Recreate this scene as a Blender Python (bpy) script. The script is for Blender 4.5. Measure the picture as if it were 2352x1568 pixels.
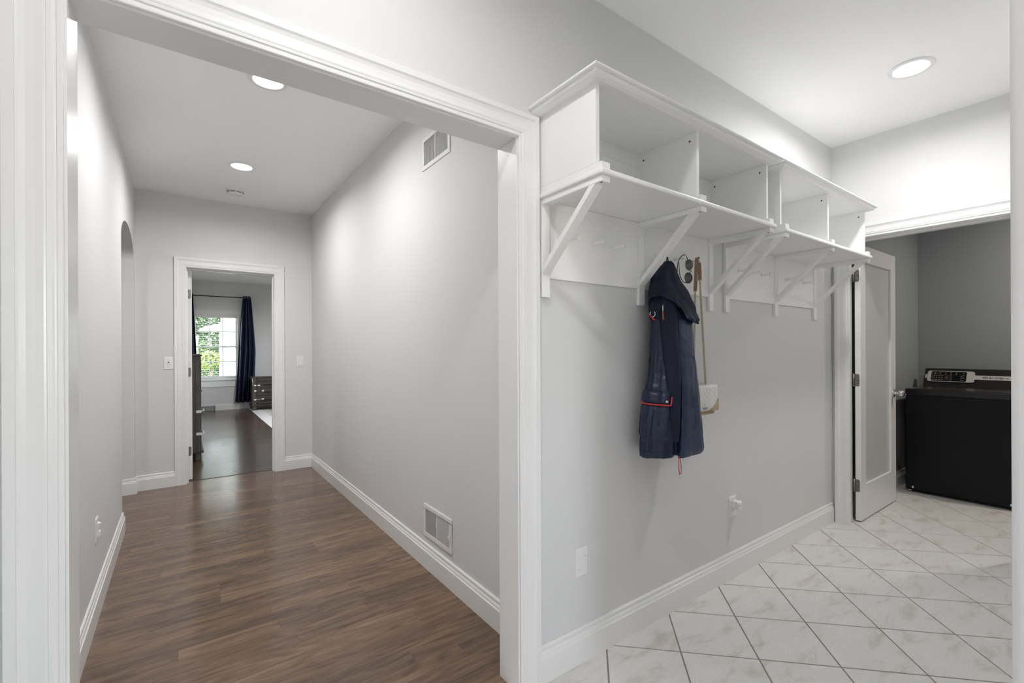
import bpy, bmesh, math, random
from mathutils import Vector, Matrix

for o in list(bpy.data.objects):
    bpy.data.objects.remove(o, do_unlink=True)
SC = bpy.context.scene
COL = SC.collection
random.seed(7)

# ------------------------------------------------------------------ camera
CAM_H = 1.266
FPX, YAW, ROLL, CY = 1053.105, 0.945154552, -0.00431508, 801.592
cam_d = bpy.data.cameras.new('camera')
cam = bpy.data.objects.new('camera', cam_d)
COL.objects.link(cam)
fw = Vector((math.cos(YAW), math.sin(YAW), 0))
r0 = Vector((math.sin(YAW), -math.cos(YAW), 0))
u0 = Vector((0, 0, 1))
rt = r0 * math.cos(ROLL) + u0 * math.sin(ROLL)
up = -r0 * math.sin(ROLL) + u0 * math.cos(ROLL)
cam.matrix_world = Matrix(((rt.x, up.x, -fw.x, 0), (rt.y, up.y, -fw.y, 0),
                           (rt.z, up.z, -fw.z, CAM_H), (0, 0, 0, 1)))
cam_d.sensor_fit = 'HORIZONTAL'
cam_d.sensor_width = 36
cam_d.lens = FPX * 36 / 2352
cam_d.shift_y = (CY - 784) / 2352
cam_d.clip_start = 0.01
cam_d.clip_end = 200
SC.camera = cam

# ------------------------------------------------------------------ world, sun, exposure
world = bpy.data.worlds.new('world')
SC.world = world
world.use_nodes = True
wn = world.node_tree
wn.nodes.clear()
w_out = wn.nodes.new('ShaderNodeOutputWorld')
w_bg = wn.nodes.new('ShaderNodeBackground')
w_sky = wn.nodes.new('ShaderNodeTexSky')
w_sky.sky_type = 'NISHITA'
w_sky.sun_elevation = math.radians(48)
w_sky.sun_rotation = math.radians(200)
w_sky.sun_disc = False
w_sky.altitude = 100
w_hs = wn.nodes.new('ShaderNodeHueSaturation')          # hazy, nearly white sky
w_hs.inputs['Saturation'].default_value = 0.35
wn.links.new(w_sky.outputs[0], w_hs.inputs['Color'])
wn.links.new(w_hs.outputs[0], w_bg.inputs[0])
wn.links.new(w_bg.outputs[0], w_out.inputs[0])
w_bg.inputs[1].default_value = 2.6

sun_d = bpy.data.lights.new('sun', 'SUN')
sun_d.energy = 3.5
sun_d.angle = 0.009
sun = bpy.data.objects.new('sun', sun_d)
COL.objects.link(sun)
sun.rotation_euler = (math.radians(38), math.radians(22), 0)
sun.location = (0, 20, 20)

SC.view_settings.view_transform = 'Standard'
SC.view_settings.look = 'None'
SC.view_settings.exposure = 0.55
SC.view_settings.gamma = 1.0
SC.view_settings.use_curve_mapping = False
SC.cycles.use_denoising = True
SC.cycles.max_bounces = 12
SC.cycles.diffuse_bounces = 8
SC.cycles.caustics_reflective = False
SC.cycles.caustics_refractive = False
SC.cycles.sample_clamp_indirect = 6.0

LAMP_W = 10.5           # watts of one recessed ceiling lamp

# ------------------------------------------------------------------ materials
def mat(name, col, rough=0.5, metal=0.0, spec=0.5, noise=None, bump=None, **kw):
    """procedural principled material; noise=(scale, amount) tone variation, bump=(scale, strength)"""
    m = bpy.data.materials.new(name)
    m.use_nodes = True
    nt = m.node_tree
    b = nt.nodes['Principled BSDF']
    b.inputs['Base Color'].default_value = (*col, 1)
    b.inputs['Roughness'].default_value = rough
    b.inputs['Metallic'].default_value = metal
    b.inputs['Specular IOR Level'].default_value = spec
    for k, v in kw.items():
        b.inputs[k.replace('_', ' ')].default_value = v
    tc = nt.nodes.new('ShaderNodeTexCoord')
    if noise:
        n = nt.nodes.new('ShaderNodeTexNoise')
        n.inputs['Scale'].default_value = noise[0]
        n.inputs['Detail'].default_value = 4
        nt.links.new(tc.outputs['Object'], n.inputs['Vector'])
        r = nt.nodes.new('ShaderNodeValToRGB')
        a = noise[1]
        r.color_ramp.elements[0].color = (*[c * (1 - a) for c in col], 1)
        r.color_ramp.elements[1].color = (*[min(1, c * (1 + a)) for c in col], 1)
        r.color_ramp.elements[0].position = 0.3
        r.color_ramp.elements[1].position = 0.7
        nt.links.new(n.outputs['Fac'], r.inputs[0])
        nt.links.new(r.outputs[0], b.inputs['Base Color'])
    if bump:
        n2 = nt.nodes.new('ShaderNodeTexNoise')
        n2.inputs['Scale'].default_value = bump[0]
        n2.inputs['Detail'].default_value = 3
        nt.links.new(tc.outputs['Object'], n2.inputs['Vector'])
        bp = nt.nodes.new('ShaderNodeBump')
        bp.inputs['Strength'].default_value = bump[1]
        bp.inputs['Distance'].default_value = bump[2] if len(bump) > 2 else 0.002
        nt.links.new(n2.outputs['Fac'], bp.inputs['Height'])
        nt.links.new(bp.outputs[0], b.inputs['Normal'])
    return m

def emat(name, col, strength):
    m = bpy.data.materials.new(name)
    m.use_nodes = True
    nt = m.node_tree
    nt.nodes.clear()
    o = nt.nodes.new('ShaderNodeOutputMaterial')
    e = nt.nodes.new('ShaderNodeEmission')
    e.inputs[0].default_value = (*col, 1)
    e.inputs[1].default_value = strength
    nt.links.new(e.outputs[0], o.inputs[0])
    return m

WALL = mat('wall_paint', (0.69, 0.69, 0.69), 0.6, spec=0.35, noise=(1.2, 0.01), bump=(260, 0.05))
TRIM = mat('trim_paint', (0.80, 0.80, 0.795), 0.27, spec=0.5, noise=(3, 0.006))
CEIL = mat('ceiling_paint', (0.91, 0.91, 0.905), 0.8, spec=0.2, noise=(1.5, 0.01), bump=(200, 0.05))
LWALL = mat('laundry_wall_paint', (0.33, 0.355, 0.37), 0.4, spec=0.4, noise=(1.2, 0.015), bump=(260, 0.05))
SHELFW = mat('shelf_lacquer', (0.88, 0.88, 0.87), 0.33, spec=0.5, noise=(4, 0.006))
PLASTIC = mat('white_plastic', (0.80, 0.80, 0.80), 0.3, noise=(20, 0.005))
DARKHOLE = mat('dark_hole', (0.05, 0.05, 0.05), 0.8)
STEEL = mat('brushed_nickel', (0.26, 0.255, 0.25), 0.42, metal=1.0, noise=(30, 0.1))
CHROME = mat('chrome', (0.75, 0.74, 0.73), 0.09, metal=1.0)
BLACKM = mat('black_metal', (0.012, 0.012, 0.013), 0.35, noise=(30, 0.1))
LENS = emat('led_lens', (1.0, 0.99, 0.98), 12.0)

def frosted():
    m = mat('frosted_glass', (0.66, 0.67, 0.66), 0.35, spec=0.5, noise=(8, 0.01))
    b = m.node_tree.nodes['Principled BSDF']
    b.inputs['Transmission Weight'].default_value = 0.15
    b.inputs['IOR'].default_value = 1.45
    return m
FROST = frosted()

def glass():
    m = bpy.data.materials.new('window_glass')
    m.use_nodes = True
    nt = m.node_tree
    nt.nodes.clear()
    o = nt.nodes.new('ShaderNodeOutputMaterial')
    t = nt.nodes.new('ShaderNodeBsdfTransparent')
    g = nt.nodes.new('ShaderNodeBsdfGlossy')
    g.inputs['Roughness'].default_value = 0.02
    mx = nt.nodes.new('ShaderNodeMixShader')
    fr = nt.nodes.new('ShaderNodeFresnel')
    fr.inputs[0].default_value = 1.4
    nt.links.new(fr.outputs[0], mx.inputs[0])
    nt.links.new(t.outputs[0], mx.inputs[1])
    nt.links.new(g.outputs[0], mx.inputs[2])
    nt.links.new(mx.outputs[0], o.inputs[0])
    return m
GLASS = glass()

def wood(name, ca, cb, cc, rough, grain=1.0, rnd=True, axis=0):
    """plank wood: streaks along the local X (axis 0) or Z (axis 2) with a tone of its own for each object"""
    m = bpy.data.materials.new(name)
    m.use_nodes = True
    nt = m.node_tree
    L = nt.links.new
    b = nt.nodes['Principled BSDF']
    tc = nt.nodes.new('ShaderNodeTexCoord')
    oi = nt.nodes.new('ShaderNodeObjectInfo')
    mul = nt.nodes.new('ShaderNodeVectorMath'); mul.operation = 'SCALE'
    mul.inputs[0].default_value = (37.0, 53.0, 19.0)
    L(oi.outputs['Random'], mul.inputs['Scale'])
    add = nt.nodes.new('ShaderNodeVectorMath'); add.operation = 'ADD'
    L(tc.outputs['Object'], add.inputs[0]); L(mul.outputs[0], add.inputs[1])
    mp = nt.nodes.new('ShaderNodeMapping')
    mp.inputs['Scale'].default_value = (1.6, 26, 26) if axis == 0 else (26, 26, 1.6)
    L(add.outputs[0], mp.inputs['Vector'])
    n1 = nt.nodes.new('ShaderNodeTexNoise')
    n1.inputs['Scale'].default_value = 1.0; n1.inputs['Detail'].default_value = 6
    n1.inputs['Roughness'].default_value = 0.65; n1.inputs['Distortion'].default_value = 0.8
    L(mp.outputs[0], n1.inputs['Vector'])
    mp2 = nt.nodes.new('ShaderNodeMapping')
    mp2.inputs['Scale'].default_value = (1.5, 9, 9) if axis == 0 else (7, 7, 1.1)
    L(add.outputs[0], mp2.inputs['Vector'])
    n2 = nt.nodes.new('ShaderNodeTexNoise')
    n2.inputs['Scale'].default_value = 1.7; n2.inputs['Detail'].default_value = 3
    n2.inputs['Distortion'].default_value = 2.5
    L(mp2.outputs[0], n2.inputs['Vector'])
    rp = nt.nodes.new('ShaderNodeValToRGB')
    e = rp.color_ramp.elements
    e[0].position = 0.32; e[0].color = (*ca, 1)
    e[1].position = 0.68; e[1].color = (*cc, 1)
    mid = e.new(0.5); mid.color = (*cb, 1)
    mixf = nt.nodes.new('ShaderNodeMix'); mixf.data_type = 'FLOAT'
    mixf.inputs[0].default_value = 0.5
    L(n1.outputs['Fac'], mixf.inputs[2]); L(n2.outputs['Fac'], mixf.inputs[3])
    L(mixf.outputs[0], rp.inputs[0])
    if rnd:
        hsv = nt.nodes.new('ShaderNodeHueSaturation')
        mr = nt.nodes.new('ShaderNodeMapRange')
        mr.inputs[3].default_value = 0.78; mr.inputs[4].default_value = 1.2
        L(oi.outputs['Random'], mr.inputs[0])
        L(mr.outputs[0], hsv.inputs['Value'])
        L(rp.outputs[0], hsv.inputs['Color'])
        L(hsv.outputs[0], b.inputs['Base Color'])
    else:
        L(rp.outputs[0], b.inputs['Base Color'])
    b.inputs['Roughness'].default_value = rough
    b.inputs['Specular IOR Level'].default_value = 0.5
    if rough < 0.3:
        b.inputs['Coat Weight'].default_value = 0.22; b.inputs['Coat Roughness'].default_value = 0.12
    bp = nt.nodes.new('ShaderNodeBump')
    bp.inputs['Strength'].default_value = 0.12 * grain
    bp.inputs['Distance'].default_value = 0.001
    L(n1.outputs['Fac'], bp.inputs['Height']); L(bp.outputs[0], b.inputs['Normal'])
    return m
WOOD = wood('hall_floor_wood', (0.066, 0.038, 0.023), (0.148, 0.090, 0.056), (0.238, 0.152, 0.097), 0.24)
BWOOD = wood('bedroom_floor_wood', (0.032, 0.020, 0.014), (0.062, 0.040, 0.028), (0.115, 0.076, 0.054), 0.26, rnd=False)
DRESS = wood('dresser_wood', (0.040, 0.034, 0.029), (0.066, 0.057, 0.049), (0.098, 0.085, 0.073), 0.5, axis=2, rnd=False)
DRESSH = wood('dresser_wood_flat', (0.030, 0.026, 0.022), (0.045, 0.039, 0.034), (0.066, 0.058, 0.050), 0.5, axis=0, rnd=False)

def tile_mat():
    m = bpy.data.materials.new('ceramic_tile')
    m.use_nodes = True
    nt = m.node_tree
    L = nt.links.new
    b = nt.nodes['Principled BSDF']
    tc = nt.nodes.new('ShaderNodeTexCoord')
    oi = nt.nodes.new('ShaderNodeObjectInfo')
    mul = nt.nodes.new('ShaderNodeVectorMath'); mul.operation = 'SCALE'
    mul.inputs[0].default_value = (31.0, 47.0, 0.0)
    L(oi.outputs['Random'], mul.inputs['Scale'])
    add = nt.nodes.new('ShaderNodeVectorMath'); add.operation = 'ADD'
    L(tc.outputs['Object'], add.inputs[0]); L(mul.outputs[0], add.inputs[1])
    mp = nt.nodes.new('ShaderNodeMapping')
    mp.inputs['Rotation'].default_value = (0, 0, math.radians(45))
    mp.inputs['Scale'].default_value = (2.2, 6.5, 1)
    L(add.outputs[0], mp.inputs['Vector'])
    n = nt.nodes.new('ShaderNodeTexNoise')
    n.inputs['Scale'].default_value = 1.9; n.inputs['Detail'].default_value = 8
    n.inputs['Roughness'].default_value = 0.68; n.inputs['Distortion'].default_value = 0.5
    L(mp.outputs[0], n.inputs['Vector'])
    rp = nt.nodes.new('ShaderNodeValToRGB')
    e = rp.color_ramp.elements
    e[0].position = 0.30; e[0].color = (0.50, 0.465, 0.43, 1)
    e[1].position = 0.66; e[1].color = (0.685, 0.68, 0.665, 1)
    k = e.new(0.46); k.color = (0.645, 0.635, 0.615, 1)
    L(n.outputs['Fac'], rp.inputs[0])
    n2 = nt.nodes.new('ShaderNodeTexNoise')
    n2.inputs['Scale'].default_value = 130; n2.inputs['Detail'].default_value = 2
    L(add.outputs[0], n2.inputs['Vector'])
    mr = nt.nodes.new('ShaderNodeMapRange')
    mr.inputs[3].default_value = 0.86; mr.inputs[4].default_value = 1.12
    L(n2.outputs['Fac'], mr.inputs[0])
    hsv = nt.nodes.new('ShaderNodeHueSaturation')
    L(rp.outputs[0], hsv.inputs['Color']); L(mr.outputs[0], hsv.inputs['Value'])
    L(hsv.outputs[0], b.inputs['Base Color'])
    b.inputs['Roughness'].default_value = 0.45
    bp = nt.nodes.new('ShaderNodeBump')
    bp.inputs['Strength'].default_value = 0.15; bp.inputs['Distance'].default_value = 0.001
    L(n2.outputs['Fac'], bp.inputs['Height']); L(bp.outputs[0], b.inputs['Normal'])
    return m
TILE = tile_mat()
GROUT = mat('grout', (0.24, 0.215, 0.19), 0.9, noise=(40, 0.15))

# ------------------------------------------------------------------ mesh helpers
ORG = {}

class MB:
    def __init__(s):
        s.v = []; s.f = []; s.sm = []
    def add(s, vs, fs, smooth=False):
        n = len(s.v)
        s.v += [tuple(v) for v in vs]
        s.f += [tuple(i + n for i in f) for f in fs]
        s.sm += [smooth] * len(fs)
        return s
    def box(s, x0, x1, y0, y1, z0, z1):
        vs = [(x, y, z) for x in (x0, x1) for y in (y0, y1) for z in (z0, z1)]
        return s.add(vs, [(0, 1, 3, 2), (4, 6, 7, 5), (0, 4, 5, 1), (2, 3, 7, 6), (0, 2, 6, 4), (1, 5, 7, 3)])
    def hexa(s, q0, q1):
        """two quads (same winding) joined"""
        vs = list(q0) + list(q1)
        return s.add(vs, [(3, 2, 1, 0), (4, 5, 6, 7)] + [(i, (i + 1) % 4, 4 + (i + 1) % 4, 4 + i) for i in range(4)])
    def prism(s, poly, d, smooth=False):
        """polygon of 3D points extruded by vector d"""
        n = len(poly); d = Vector(d)
        vs = [Vector(p) for p in poly] + [Vector(p) + d for p in poly]
        s.add(vs, [tuple(reversed(range(n))), tuple(range(n, 2 * n))])
        s.add(vs, [(i, (i + 1) % n, n + (i + 1) % n, n + i) for i in range(n)], smooth)
        return s
    def tube(s, path, r, n=10, caps=True, smooth=True, ry=None, upv=(0, 0, 1)):
        path = [Vector(p) for p in path]
        rs = r if isinstance(r, (list, tuple)) else [r] * len(path)
        rys = ry if isinstance(ry, (list, tuple)) else ([ry] * len(path) if ry else rs)
        vs = []; prev = None
        for i, p in enumerate(path):
            t = (path[min(i + 1, len(path) - 1)] - path[max(i - 1, 0)])
            t = t.normalized() if t.length > 1e-9 else Vector((0, 0, 1))
            if prev is None:
                a = Vector(upv)
                if abs(a.dot(t)) > 0.95: a = Vector((1, 0, 0))
                a = (a - t * a.dot(t)).normalized()
            else:
                a = (prev - t * prev.dot(t))
                a = a.normalized() if a.length > 1e-6 else Vector((1, 0, 0))
            prev = a
            bb = t.cross(a)
            for k in range(n):
                q = 2 * math.pi * k / n
                vs.append(p + a * math.cos(q) * rs[i] + bb * math.sin(q) * rys[i])
        m = len(path)
        s.add(vs, [(i * n + k, i * n + (k + 1) % n, (i + 1) * n + (k + 1) % n, (i + 1) * n + k)
                   for i in range(m - 1) for k in range(n)], smooth)
        if caps:
            s.add(vs[:n], [tuple(reversed(range(n)))]); s.add(vs[-n:], [tuple(range(n))])
        return s
    def lathe(s, prof, c, ax=(0, 0, 1), n=24, smooth=True):
        """prof: [(radius, distance along ax)]"""
        ax = Vector(ax).normalized(); c = Vector(c)
        a = Vector((1, 0, 0)) if abs(ax.x) < 0.9 else Vector((0, 1, 0))
        a = (a - ax * a.dot(ax)).normalized(); b = ax.cross(a)
        vs = []
        for r, h in prof:
            for k in range(n):
                q = 2 * math.pi * k / n
                vs.append(c + ax * h + (a * math.cos(q) + b * math.sin(q)) * max(r, 1e-5))
        m = len(prof)
        return s.add(vs, [(i * n + k, i * n + (k + 1) % n, (i + 1) * n + (k + 1) % n, (i + 1) * n + k)
                          for i in range(m - 1) for k in range(n)], smooth)
    def sweep(s, rings, close=True, smooth=False, caps=True):
        """list of rings with the same count"""
        n = len(rings[0]); vs = [v for r in rings for v in r]
        rng = range(n) if close else range(n - 1)
        s.add(vs, [(i * n + k, i * n + (k + 1) % n, (i + 1) * n + (k + 1) % n, (i + 1) * n + k)
                   for i in range(len(rings) - 1) for k in rng], smooth)
        if caps and close:
            s.add(rings[0], [tuple(reversed(range(n)))]); s.add(rings[-1], [tuple(range(n))])
        return s
    def build(s, name, m, parent=None, org=None, bevel=0, seg=2, fix=True):
        me = bpy.data.meshes.new(name)
        if parent is not None:
            org = ORG[parent.name]
        elif org is None:
            xs, ys, zs = zip(*s.v)
            org = Vector(((min(xs) + max(xs)) / 2, (min(ys) + max(ys)) / 2, min(zs)))
        org = Vector(org)
        me.from_pydata([tuple(Vector(v) - org) for v in s.v], [], s.f)
        me.polygons.foreach_set('use_smooth', s.sm)
        if fix:
            bm = bmesh.new(); bm.from_mesh(me)
            bmesh.ops.remove_doubles(bm, verts=bm.verts, dist=1e-6)
            bmesh.ops.recalc_face_normals(bm, faces=bm.faces)
            bm.to_mesh(me); bm.free()
        me.materials.append(m)
        o = bpy.data.objects.new(name, me)
        COL.objects.link(o)
        if parent is not None:
            o.parent = parent
        else:
            o.location = org
        ORG[o.name] = org
        if bevel:
            bv = o.modifiers.new('edge', 'BEVEL')
            bv.width = bevel; bv.segments = seg; bv.limit_method = 'ANGLE'; bv.angle_limit = math.radians(50)
            bv.harden_normals = False
        return o

def tag(o, label=None, cat=None, group=None, kind=None):
    if label: o['label'] = label
    if cat: o['category'] = cat
    if group: o['group'] = group
    if kind: o['kind'] = kind
    return o

def thing(name, loc, label, cat, group=None, kind=None):
    o = bpy.data.objects.new(name, None)
    o.empty_display_size = 0.1
    COL.objects.link(o)
    o.location = loc
    ORG[o.name] = Vector(loc)
    return tag(o, label, cat, group, kind)

def copy_tree(o, parent=None, dx=(0, 0, 0)):
    c = o.copy()
    COL.objects.link(c)
    if parent is not None:
        c.parent = parent
        ORG[c.name] = ORG[parent.name]
    else:
        c.location = Vector(o.location) + Vector(dx)
        ORG[c.name] = Vector(c.location)
    for ch in [k for k in bpy.data.objects if k.parent == o]:
        copy_tree(ch, c)
    return c

def part_copy(src, parent, offs):
    c = src.copy(); COL.objects.link(c); c.parent = parent
    c.location = Vector(src.location) + Vector(offs)
    ORG[c.name] = ORG[parent.name] + Vector(offs)
    return c

def struct(mb, name, m, label=None, cat=None, **kw):
    o = mb.build(name, m, **kw)
    o['kind'] = 'structure'
    if label: o['label'] = label
    if cat: o['category'] = cat
    return o

# ------------------------------------------------------------------ room numbers
H = 2.73
YA, YB = 1.352, 1.471            # faces of the wall with the wide opening (mudroom side / corridor side)
XO0, XO1, ZO = -0.195, 1.0, 2.04     # wide opening
XL, XR, YE = -0.335, 1.16, 5.335     # corridor left, right, end
XM = 3.88                        # mudroom end wall (laundry opening)
XM2 = 3.985
LY0, LY1, LZ = 0.455, 1.25, 2.03     # laundry opening
XLB, YLL = 5.957, 1.335          # laundry back and left walls
DX0, DX1, DZ = 0.046, 0.79, 2.052    # bedroom door opening
YBR, YF = 5.455, 11.5            # bedroom near and far wall
HX0, HX1 = -0.30, 1.10           # hall around the camera
MY = 0.131                       # mudroom wall opposite the hooks
YH = -3.0                        # end of the hall behind the camera

# ------------------------------------------------------------------ walls
J = 0.018                        # jamb board
b = MB()
b.box(-0.60, XO0 - J, YA, YB, 0, H).box(XO1 + J, XM, YA, YB, 0, H).box(XO0 - J, XO1 + J, YA, YB, ZO + J, H)
struct(b, 'wall_front', WALL)

# corridor left wall with the arched opening
AY0, AY1, ASP, ARISE, WT = 4.19, 5.25, 2.07, 0.19, 0.13
b = MB()
b.box(XL - WT, XL, YB, AY0, 0, H)
b.box(XL - WT, XL, AY1, YE, 0, H)
N = 32
yc, hw = (AY0 + AY1) / 2, (AY1 - AY0) / 2
arch = [(yc - hw * math.cos(math.pi * i / N), ASP + ARISE * math.sin(math.pi * i / N)) for i in range(N + 1)]
for i in range(N):
    (ya, za), (yb, zb) = arch[i], arch[i + 1]
    for (x, flip) in ((XL, 0), (XL - WT, 1)):
        q = [(x, ya, za), (x, yb, zb), (x, yb, H), (x, ya, H)]
        b.add(q, [(0, 1, 2, 3)])
    b.add([(XL, ya, za), (XL, yb, zb), (XL - WT, yb, zb), (XL - WT, ya, za)], [(0, 1, 2, 3)], True)
struct(b, 'wall_corridor_left', WALL, fix=False)
struct(MB().box(XR, XR + 0.12, YB, YE, 0, H), 'wall_corridor_right', WALL)

b = MB()
b.box(-3.2, DX0 - J, YE, YBR, 0, H).box(DX1 + J, 4.1, YE, YBR, 0, H).box(DX0 - J, DX1 + J, YE, YBR, DZ + J, H)
struct(b, 'wall_corridor_end', WALL)

# mudroom end wall (laundry opening), hall and mudroom side walls
b = MB()
b.box(XM, XM2, LY1 + J + .010, YB, 0, H).box(XM, XM2, -0.6, LY0 - J, 0, H).box(XM, XM2, LY0 - J, LY1 + J + .010, LZ + J, H)
struct(b, 'wall_mudroom_end', WALL)
# corner of hall and mudroom with a rounded drywall edge
rc = 0.010
pr = [(XM, MY), (HX1 + rc, MY)] + [(HX1 + rc - rc * math.sin(math.radians(a)), MY - rc + rc * math.cos(math.radians(a))) for a in (18, 36, 54, 72)] \
    + [(HX1, MY - rc), (HX1, YH), (HX1 + 0.12, YH), (HX1 + 0.12, MY - 0.12), (XM, MY - 0.12)]
struct(MB().prism([(x, y, 0) for x, y in pr], (0, 0, H)), 'wall_hall_right', WALL)
struct(MB().box(HX0 - 0.12, HX0, YH, YA, 0, H), 'wall_hall_left', WALL)
# end of the hall behind the camera with an unseen opening added to let daylight in
b = MB()
b.box(HX0 - 0.12, HX1 + 0.12, YH - 0.12, YH, 0, 1.0).box(HX0 - 0.12, HX1 + 0.12, YH - 0.12, YH, 2.0, H)
b.box(HX0 - 0.12, 0.1, YH - 0.12, YH, 1.0, 2.0).box(0.7, HX1 + 0.12, YH - 0.12, YH, 1.0, 2.0)
struct(b, 'wall_hall_back', WALL)
# laundry
struct(MB().box(XM2, XLB + 0.12, YLL, YB, 0, H), 'wall_laundry_left', LWALL)
struct(MB().box(XLB, XLB + 0.12, -0.6, YLL, 0, H), 'wall_laundry_back', LWALL)
struct(MB().box(XM2, XLB, -0.6, -0.48, 0, H), 'wall_laundry_right', LWALL)
# bedroom
WX0, WX1, WZ0, WZ1 = 0.205, 1.02, 0.66, 2.03     # bedroom window
b = MB()
b.box(-0.42, WX0, YF, YF + 0.15, 0, H).box(WX1, 4.1, YF, YF + 0.15, 0, H)
b.box(WX0, WX1, YF, YF + 0.15, 0, WZ0).box(WX0, WX1, YF, YF + 0.15, WZ1, H)
struct(b, 'wall_bedroom_far', WALL)
b = MB()                                           # unseen side wall opening, added to bring daylight into the bedroom
b.box(4.0, 4.1, YBR, 7.6, 0, H).box(4.0, 4.1, 9.6, YF, 0, H)
b.box(4.0, 4.1, 7.6, 9.6, 0, 0.7).box(4.0, 4.1, 7.6, 9.6, 2.1, H)
struct(b, 'wall_bedroom_right', WALL)
struct(MB().box(-0.42, -0.30, YBR, YF, 0, H), 'wall_bedroom_left', WALL)
# room beyond the arch
struct(MB().box(-3.2, -3.1, 1.0, YE, 0, H), 'wall_side_room_left', WALL)
struct(MB().box(-3.1, -0.60, YA, YB, 0, H), 'wall_side_room_front', WALL)

# ceilings
c_ = MB()
c_.box(-3.2, 6.1, YH - 0.12, YF + 0.15, H, H + 0.12)
struct(c_, 'ceiling', CEIL)

# ------------------------------------------------------------------ floors
TZ = 0.0
SPLIT = 1.405                    # tile meets wood inside the wide opening
gb = MB()
gb.box(HX0 - 0.1, HX1 + 0.1, YH, SPLIT, -0.05, -0.0025).box(HX1 + 0.1, XLB, -0.5, YA + 0.02, -0.05, -0.0025)
floor_tile = struct(gb, 'floor', GROUT, org=(2.5, 0.7, -0.05))
P0 = Vector((2.55063, 1.142716)); TS = 0.3048217
U = Vector((math.cos(math.radians(-135)), math.sin(math.radians(-135)))) * TS
V = Vector((math.cos(math.radians(-45)), math.sin(math.radians(-45)))) * TS

def clip(poly, x0, x1, y0, y1):
    def cut(p, ax, lim, keep):
        out = []
        for i in range(len(p)):
            a, c = p[i], p[(i + 1) % len(p)]
            ia, ic = keep(a[ax], lim), keep(c[ax], lim)
            if ia: out.append(a)
            if ia != ic:
                t = (lim - a[ax]) / (c[ax] - a[ax])
                out.append((a[0] + t * (c[0] - a[0]), a[1] + t * (c[1] - a[1])))
        return out
    ge = lambda v, l: v >= l
    le = lambda v, l: v <= l
    for ax, lim, k in ((0, x0, ge), (0, x1, le), (1, y0, ge), (1, y1, le)):
        if poly: poly = cut(poly, ax, lim, k)
    return poly

def slab_mesh(poly, cx, cy, zt, th, ch):
    """poly (world xy) as a chamfered slab, local to (cx, cy)"""
    n = len(poly)
    gx = sum(p[0] for p in poly) / n; gy = sum(p[1] for p in poly) / n
    base = [(p[0] - cx, p[1] - cy, zt - th) for p in poly]
    mid = [(p[0] - cx, p[1] - cy, zt - ch) for p in poly]
    top = []
    for p in poly:
        d = Vector((gx - p[0], gy - p[1])); l = max(d.length, 1e-6)
        d = d / l * min(ch * 1.3, l * 0.5)
        top.append((p[0] + d.x - cx, p[1] + d.y - cy, zt))
    vs = base + mid + top
    fs = [tuple(range(2 * n, 3 * n))]
    for k in (0, 1):
        fs += [(k * n + i, k * n + (i + 1) % n, (k + 1) * n + (i + 1) % n, (k + 1) * n + i) for i in range(n)]
    me = bpy.data.meshes.new('tile'); me.from_pydata(vs, [], fs); me.update()
    bm = bmesh.new(); bm.from_mesh(me); bmesh.ops.recalc_face_normals(bm, faces=bm.faces); bm.to_mesh(me); bm.free()
    return me

full_me = None
FO = ORG[floor_tile.name]
g = 0.0030
regions = [(HX0, HX1, YH, SPLIT), (HX1, XLB, -0.48, YA)]
for i in range(-14, 24):
    for j in range(-14, 24):
        c0 = P0 + U * i + V * j
        uh, vh = U.normalized(), V.normalized()
        cs = [c0 + (U * a + V * c) + uh * (g if a == 0 else -g) + vh * (g if c == 0 else -g) for a, c in ((0, 0), (1, 0), (1, 1), (0, 1))]
        poly = [(q.x, q.y) for q in cs]
        for ri, (x0, x1, y0, y1) in enumerate(regions):
            inx = [x0 <= q[0] <= x1 and y0 <= q[1] <= y1 for q in poly]
            cen = c0 + (U + V) / 2
            if ri == 1 and any(q[0] < HX1 for q in poly) and all(-4.2 < q[1] < 1.4 for q in poly) and cen.x < HX1:
                if cen.y < MY: continue
            if all(inx):
                pl = poly; fullt = True
            else:
                pl = clip(poly, x0, x1, y0, y1); fullt = False
            if len(pl) < 3: continue
            ar = abs(sum(pl[k][0] * pl[(k + 1) % len(pl)][1] - pl[(k + 1) % len(pl)][0] * pl[k][1] for k in range(len(pl)))) / 2
            if ar < 2e-4: continue
            if ri == 1 and all(q[1] < MY - 0.02 for q in pl) and all(q[0] < XM2 for q in pl): continue
            if fullt:
                if full_me is None:
                    full_me = slab_mesh(poly, cen.x, cen.y, TZ, 0.008, 0.0012)
                    full_me.materials.append(TILE)
                me = full_me
            else:
                me = slab_mesh(pl, cen.x, cen.y, TZ, 0.008, 0.0012)
                me.materials.append(TILE)
            o = bpy.data.objects.new('tile', me); COL.objects.link(o)
            o.parent = floor_tile
            o.location = (cen.x - FO.x, cen.y - FO.y, -FO.z)

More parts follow.
